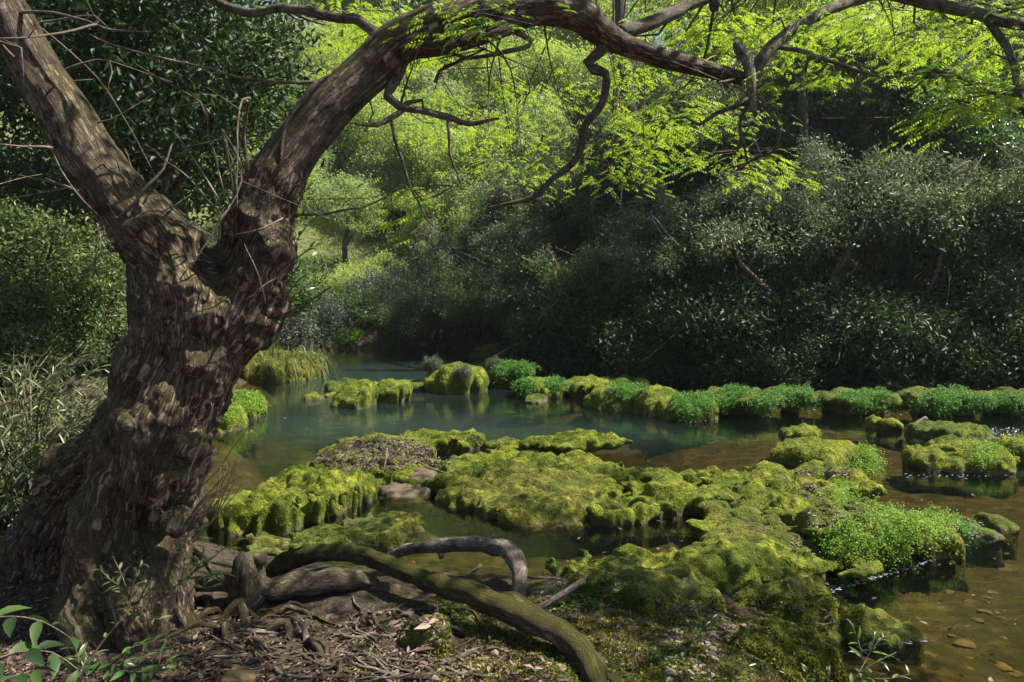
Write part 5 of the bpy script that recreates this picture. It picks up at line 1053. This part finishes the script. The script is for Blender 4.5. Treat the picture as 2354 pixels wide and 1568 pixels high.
plant('leafy_sprig', 'leafy sprig with narrow leaves reaching right in front of the trunk base', 'plant', [[(400, 1350, 3.7), (440, 1320, 3.65), (490, 1280, 3.6), (545, 1240, 3.5)], [(415, 1340, 3.7), (425, 1300, 3.7), (418, 1255, 3.7)], [(440, 1322, 3.65), (462, 1290, 3.6), (470, 1260, 3.6)], [(430, 1330, 3.66), (480, 1325, 3.6), (520, 1320, 3.5)]], 13, .085, .021, 'lf_willow')
plant('leafy_sprig', 'upright sprig with narrow leaves before the mossy root foot', 'plant', [[(300, 1430, 3.5), (295, 1370, 3.5), (275, 1310, 3.5), (262, 1285, 3.5)], [(296, 1380, 3.5), (310, 1330, 3.5), (330, 1290, 3.5)], [(290, 1360, 3.5), (250, 1330, 3.5), (230, 1310, 3.5)], [(300, 1400, 3.5), (350, 1390, 3.5), (390, 1370, 3.5)], [(300, 1410, 3.5), (340, 1420, 3.45), (375, 1425, 3.4)]], 10, .075, .018, 'lf_willow')
plant('leafy_sprig', 'low sprig with lance shaped leaves along the bottom left edge', 'plant', [[(230, 1540, 3.1), (290, 1520, 3.05), (350, 1505, 3.0), (400, 1490, 3.0)], [(250, 1535, 3.1), (300, 1490, 3.1), (380, 1470, 3.1)], [(200, 1555, 3.0), (180, 1510, 3.0), (170, 1480, 3.0)], [(270, 1540, 3.0), (330, 1545, 2.95), (400, 1520, 2.9)]], 12, .09, .022, 'lf_sprig')
plant('broad_leaved_plant', 'out of focus broad green leaves in the bottom left corner', 'plant', [[(-60, 1425, 2.2), (30, 1418, 2.15), (100, 1430, 2.1), (160, 1465, 2.1)], [(-40, 1530, 2.0), (40, 1500, 2.0), (120, 1500, 2.0), (180, 1540, 2.0)], [(-40, 1600, 1.9), (20, 1560, 1.9), (80, 1540, 1.9)]], 7, .095, .04, 'lf_dark', .004, bend=.5)
plant('stemmed_plant', 'thin stem rising in the bottom left with sparse leaves', 'plant', [[(170, 1600, 3.0), (200, 1530, 3.0), (240, 1470, 3.05), (300, 1400, 3.1)]], 6, .07, .016, 'lf_sprig', .006)
plant('sprout', 'slim green sprout in the bottom middle before the draped boulder', 'plant', [[(1612, 1600, 3.7), (1612, 1500, 3.75), (1610, 1430, 3.8), (1612, 1390, 3.8)], [(1612, 1450, 3.78), (1640, 1425, 3.76), (1655, 1408, 3.75)], [(1612, 1470, 3.78), (1590, 1440, 3.78), (1580, 1425, 3.78)], [(1612, 1430, 3.78), (1596, 1400, 3.78), (1592, 1385, 3.78)]], 8, .065, .02, 'lf_sprig', .004)
plant('sprout', 'branching green sprout at the bottom beside the flat spit', 'plant', [[(1940, 1610, 3.5), (1975, 1545, 3.55), (2000, 1500, 3.6), (2010, 1465, 3.6)], [(1985, 1525, 3.58), (1972, 1470, 3.6), (1960, 1440, 3.6)], [(1995, 1505, 3.6), (2030, 1465, 3.6), (2050, 1460, 3.6)], [(1970, 1550, 3.55), (2040, 1510, 3.5), (2060, 1500, 3.5)], [(1965, 1560, 3.55), (2050, 1560, 3.45), (2090, 1550, 3.45)]], 8, .075, .018, 'lf_sprig', .004)
for i, (px, py) in enumerate([(1690, 1560), (1735, 1548), (1790, 1545), (1850, 1555), (1760, 1570), (1900, 1570)]):
    plant('seedling', 'small lance leaved seedling on the moss mound at the bottom edge', 'plant', [[(px, py+20, 3.95), (px+4, py-5, 3.95), (px+8, py-25, 3.95)]], 7, .07, .017, 'lf_sprig', .003)['group'] = 'seedlings along the bottom edge'
plant('leafy_shrub', 'yellow green leafy sprays showing right behind the fork of the big tree', 'plant', [[(560, 760, 6.4), (640, 700, 6.3), (690, 640, 6.2), (740, 610, 6.2)], [(600, 730, 6.4), (660, 650, 6.3), (700, 590, 6.3)], [(620, 720, 6.3), (690, 680, 6.2), (730, 660, 6.1)], [(600, 720, 6.4), (640, 620, 6.4), (690, 540, 6.5), (720, 500, 6.5)], [(640, 640, 6.4), (720, 570, 6.5), (760, 640, 6.3)], [(640, 690, 6.3), (680, 720, 6.2), (700, 700, 6.2)]], 22, .13, .05, 'lf_sprig', .01)
# narrow leaved shrub at the left edge
def willow_shrub(label, px, py0, Y, seed, n=80, h=1.5, spread=.9):
    rs_ = np.random.RandomState(seed); b = np.array(on(px, py0, 0)); b[1] = Y; b[0] = px2(px, Y); b[2] = terr1(b[0], Y)-.05
    root = thing('narrow_leaved_shrub', label, 'shrub', tuple(b)); gs = []; ls = []
    for i in range(n):
        a = rs_.uniform(0, 6.283); rr = rs_.uniform(.2, 1)*spread; hh = h*rs_.uniform(.25, 1.); e = np.array([math.cos(a)*rr, math.sin(a)*rr, hh])
        P = np.array([[0, 0, 0], e*.45+np.array([0, 0, .25*hh]), e*.8+np.array([0, 0, .12*hh]), e, e*1.15+np.array([0, 0, -.14])])
        p, r = resample(P, [.009, .007, .005, .003, .002], .05); gs.append(tube(P, [.009, .007, .005, .003, .002], M['twig'], 4, .12))
        m_ = 26; idx = rs_.randint(len(p)//3, len(p), m_); T = unit(np.gradient(p, axis=0))[idx]
        D = T*.7+rs_.normal(size=(m_, 3))*.65+np.array([0, 0, -.15]); N_ = np.array([0, 0, 1.])+rs_.normal(size=(m_, 3))*.5
        ls.append(leaf_quads(p[idx], D, N_, rs_.uniform(.08, .14, m_), .019, rs_, M['lf_willow'], .2))
    build('stems', gs, root); build('foliage', ls, root); return root
willow_shrub('narrow leaved shrub filling the left edge beside the trunk', 60, 1150, 6.0, 71, 110, 1.2, 1.0)
willow_shrub('narrow leaved shrub close behind the trunk at left', 190, 1050, 7.2, 72, 90, .85, .9)
willow_shrub('narrow leaved shrub low at the left edge by the dark buttress', -40, 1250, 5.4, 73, 80, 1.0, .8)
willow_shrub('taller narrow leaved shrub further back at the left edge', 20, 1000, 8.5, 74, 100, 1.15, 1.2)
hz = bpy.data.materials.new('haze'); hz.use_nodes = True; t = hz.node_tree
for n in list(t.nodes): t.nodes.remove(n)
out = t.nodes.new('ShaderNodeOutputMaterial'); pv = nn(t, 'VolumePrincipled', {'Color': (.86, .92, 1, 1), 'Density': .0004, 'Anisotropy': .2}); t.links.new(pv.outputs[0], out.inputs['Volume'])
HX, HY0, HY1, HZ0, HZ1 = 160, -60, 260, -8, 75
V = np.array([[x, y, z] for z in (HZ0, HZ1) for y in (HY0, HY1) for x in (-HX, HX)], float)
o = build('haze', [dict(V=V, F=[np.array([[0, 2, 3, 1], [4, 5, 7, 6], [0, 1, 5, 4], [2, 6, 7, 3], [0, 4, 6, 2], [1, 3, 7, 5]])], mat=hz)], smooth=False); tag(o, 'thin bluish morning haze filling the valley', 'haze', None, 'stuff')
# ------------------------------------------------------------------ leaf litter, pebbles, foam
def scatter(name, label, regs, ll, mat, seed, kind='stuff', cat='litter', zmin=.02, curl=.35):
    rs_ = np.random.RandomState(seed); P = []; Nn = []
    for (poly, n) in regs:
        poly = np.array(poly, float); x0, y0 = poly.min(0); x1, y1 = poly.max(0); c = 0; tries = 0
        while c < n and tries < n*4:
            tries += 1; x = rs_.uniform(x0, x1); y = rs_.uniform(y0, y1)
            if poly_sd(np.array([x]), np.array([y]), poly)[0] < 0 and True: continue
            h, nm = hit(x, y)
            if h is None or h.z < zmin or nm.z < .35: continue
            P.append(np.array(h)+np.array([0, 0, .004+.008*rs_.rand()])); Nn.append(np.array(nm)); c += 1
    P = np.array(P); n = len(P); b = P.mean(0)
    D = rs_.normal(size=(n, 3))*np.array([1, 1, .25]); N_ = np.array(Nn)+rs_.normal(size=(n, 3))*curl
    l = ll*(1+.35*rs_.normal(size=n)).clip(.4, 2)*(.6+.08*P[:, 1])
    o = build(name, [leaf_quads(P-b, D, N_, l, l*.36, rs_, M[mat], .3)], loc=tuple(b)); return tag(o, label, cat, None, kind)
scatter('leaf_litter', 'pinkish brown fallen leaves covering the near bank', [([(0, 1420), (200, 1480), (300, 1590), (0, 1600)], 900), ([(330, 1400), (560, 1420), (1000, 1400), (1060, 1568), (1000, 1600), (300, 1600), (330, 1480)], 2400), ([(0, 1340), (130, 1350), (200, 1480), (0, 1440)], 300), ([(1060, 1480), (1240, 1500), (1300, 1590), (1020, 1590)], 250)], .034, 'lf_dead', 81)
scatter('leaf_litter', 'brown fallen leaves on the littered midstream mound', [([(700, 1055), (850, 1005), (960, 1010), (1010, 1040), (930, 1075), (800, 1085)], 2600), ([(960, 1030), (1060, 1040), (1040, 1070), (950, 1075)], 260), ([(1020, 1010), (1100, 1000), (1090, 1012)], 50)], .026, 'lf_dead2', 82)
scatter('leaf_litter', 'brown fallen leaves caught on the right arm', [([(1830, 1080), (1960, 1075), (1960, 1100), (1820, 1100)], 240), ([(1820, 1115), (1900, 1105), (1905, 1150), (1820, 1150)], 200), ([(1880, 1160), (2080, 1150), (2000, 1200), (1830, 1220)], 420), ([(2060, 1155), (2110, 1155), (2110, 1185), (2070, 1185)], 90), ([(1820, 1230), (1880, 1230), (1880, 1275), (1820, 1275)], 110)], .026, 'lf_dead2', 83)
scatter('leaf_litter', 'scattered dead leaves on the near moss boulders', [([(1200, 1320), (1900, 1320), (1960, 1480), (1300, 1500)], 240), ([(1760, 1385), (1800, 1385), (1810, 1400), (1760, 1400)], 14)], .04, 'lf_dead', 84)
scatter('creeping_plants', 'small green creeping herbs on the near moss ledge', [([(1290, 1320), (1480, 1330), (1430, 1400), (1250, 1410)], 500), ([(1010, 1380), (1080, 1400), (1080, 1460), (1030, 1460)], 180), ([(1500, 1490), (1570, 1490), (1560, 1530), (1500, 1530)], 120), ([(1240, 1480), (1700, 1500), (1900, 1580), (1300, 1590)], 260), ([(400, 1380), (440, 1380), (440, 1430), (390, 1430)], 50)], .03, 'lf_sprig', 85, cat='ground cover', curl=.9)
def pebbles(label, regs, s0, s1, seed, zr=(-9, 9), flat=.5, mat='stone'):
    rs_ = np.random.RandomState(seed); gs = []; b = None
    ph = (1+5**.5)/2; IV = unit(np.array([[-1, ph, 0], [1, ph, 0], [-1, -ph, 0], [1, -ph, 0], [0, -1, ph], [0, 1, ph], [0, -1, -ph], [0, 1, -ph], [ph, 0, -1], [ph, 0, 1], [-ph, 0, -1], [-ph, 0, 1]], float))
    IF = np.array([[0,11,5],[0,5,1],[0,1,7],[0,7,10],[0,10,11],[1,5,9],[5,11,4],[11,10,2],[10,7,6],[7,1,8],[3,9,4],[3,4,2],[3,2,6],[3,6,8],[3,8,9],[4,9,5],[2,4,11],[6,2,10],[8,6,7],[9,8,1]])
    for (x0, x1, y0, y1, n) in regs:
        for i in range(n):
            h, nm = hit(rs_.uniform(x0, x1), rs_.uniform(y0, y1))
            if h is None or not zr[0] < h.z < zr[1]: continue
            if b is None: b = np.array(h)
            s = rs_.uniform(s0, s1)*(1 if rs_.rand() < .85 else 1.8); V = IV*(s*(1+.25*rs_.normal(size=(12, 1))))*np.array([1, .8, flat]); a = rs_.uniform(0, 6.28)
            V = np.stack([V[:, 0]*math.cos(a)-V[:, 1]*math.sin(a), V[:, 0]*math.sin(a)+V[:, 1]*math.cos(a), V[:, 2]], 1)
            gs.append(dict(V=V+np.array(h)-b, F=[IF], mat=M[mat], rnd=np.full(12, rs_.rand())))
    return tag(build('pebbles', gs, smooth=False, loc=tuple(b)), label, 'pebbles', None, 'stuff')
pebbles('pale broken pebbles on the near bank below the draped boulder', [(1530, 1650, 1440, 1566, 130), (1640, 1720, 1430, 1480, 40), (1000, 1300, 1500, 1568, 40)], .008, .02, 91, (.05, 2))
pebbles('brown stones lying on the stream bed', [(1950, 2354, 1120, 1560, 55), (560, 1650, 1170, 1310, 30), (1400, 2000, 960, 1100, 40)], .015, .06, 92, (-2, -.06), .22, 'bed_stone')
rs_ = np.random.RandomState(97); Pm = []; Nm = []
for i in range(30000):
    x, y = (rs_.uniform(1000, 1990), rs_.uniform(1370, 1580)) if rs_.rand() < .8 else (rs_.uniform(380, 1000), rs_.uniform(1330, 1568))
    h, nm = hit(x, y)
    if h is None or h.z < .06: continue
    q = float(fbm(np.array([[h.x*2.2, h.y*2.2, 3.]]), 3)[0])
    if q < (-.32 if x > 1000 else .12): continue
    Pm.append(h); Nm.append(nm)
Pm = np.array(Pm); Nm = np.array(Nm); b = Pm.mean(0); lb = rs_.uniform(.012, .028, len(Pm))
tag(build('ground_moss', [LQ(Pm-b-Nm*.004, Nm*.8+rs_.normal(size=Pm.shape)*.6, rs_.normal(size=Pm.shape), lb, lb*.5, rs_, M['moss_blade2'], .1, np.clip(.4+.5*fbm(Pm*5, 2)+.2*rs_.normal(size=len(Pm)), 0, 1))], loc=tuple(b)), 'short olive moss growing over the soil of the near bank', 'moss', None, 'stuff')
scatter('leaf_litter', 'larger whole dead leaves lying on the near bank', [([(0, 1420), (300, 1480), (1000, 1400), (1240, 1500), (1300, 1590), (0, 1600)], 170)], .075, 'lf_dead', 86, curl=.5)
rs_ = np.random.RandomState(98); P = np.array([on(rs_.uniform(*a), rs_.uniform(*c), .006) for a, c, k in (((1950, 2340), (1120, 1560), 46), ((640, 1640), (1185, 1300), 34), ((620, 1150), (930, 1010), 26)) for _ in range(k)])
n = len(P); b = P.mean(0); l = rs_.uniform(.03, .07, n)
tag(build('floating_leaves', [leaf_quads(P-b, rs_.normal(size=(n, 3))*np.array([1, 1, .02]), np.array([0, 0, 1.])+rs_.normal(size=(n, 3))*.1, l, l*.4, rs_, M['lf_dead'], .05)], loc=tuple(b)), 'dead leaves drifting on the stream', 'leaves', None, 'stuff')
gs = []; b = np.array(on(2000, 1330, .005))
for (x0, y0), (x1, y1), k in (((1880, 1366), (2062, 1314), 60), ((2062, 1314), (2140, 1288), 20), ((2140, 1290), (2200, 1262), 22), ((1950, 1500), (2130, 1470), 24), ((2085, 1092), (2320, 1094), 30)):
    for i in range(k):
        q = rs_.rand(); p = np.array(on(x0+(x1-x0)*q+rs_.normal()*3, y0+(y1-y0)*q+rs_.normal()*2.5, .004)); s = rs_.uniform(.006, .018); a = rs_.uniform(0, 6.28)
        V = np.array([[math.cos(a+j*1.05)*s*rs_.uniform(.6, 1.4), math.sin(a+j*1.05)*s*.5, 0] for j in range(6)]+[[0, 0, s*.3]])+p-b
        gs.append(dict(V=V, F=[np.array([[j, (j+1) % 6, 6] for j in range(6)])], mat=M['foam']))
tag(build('foam_line', gs, loc=tuple(b)), 'thin line of foam flecks along the waterline of the right rocks', 'foam', None, 'stuff')
# white water between the right islands
rs = np.random.RandomState(95); gs = []
b = np.array(on(2300, 1000, 0.02))
for i in range(130):
    p = np.array(on(rs.uniform(2262, 2342), rs.uniform(984, 1014), .01)); s = rs.uniform(.008, .026); a = rs.uniform(0, 6.28)
    V = np.array([[math.cos(a+k*1.05)*s*rs.uniform(.6, 1.2), math.sin(a+k*1.05)*s*.5, rs.uniform(0, .02)] for k in range(6)]+[[0, 0, .006+s*.2]])+p-b
    gs.append(dict(V=V, F=[np.array([[k, (k+1) % 6, 6] for k in range(6)])], mat=M['foam']))
tag(build('white_water', gs, loc=tuple(b)), 'small patch of white water between the right islands', 'rapids', None, 'stuff')
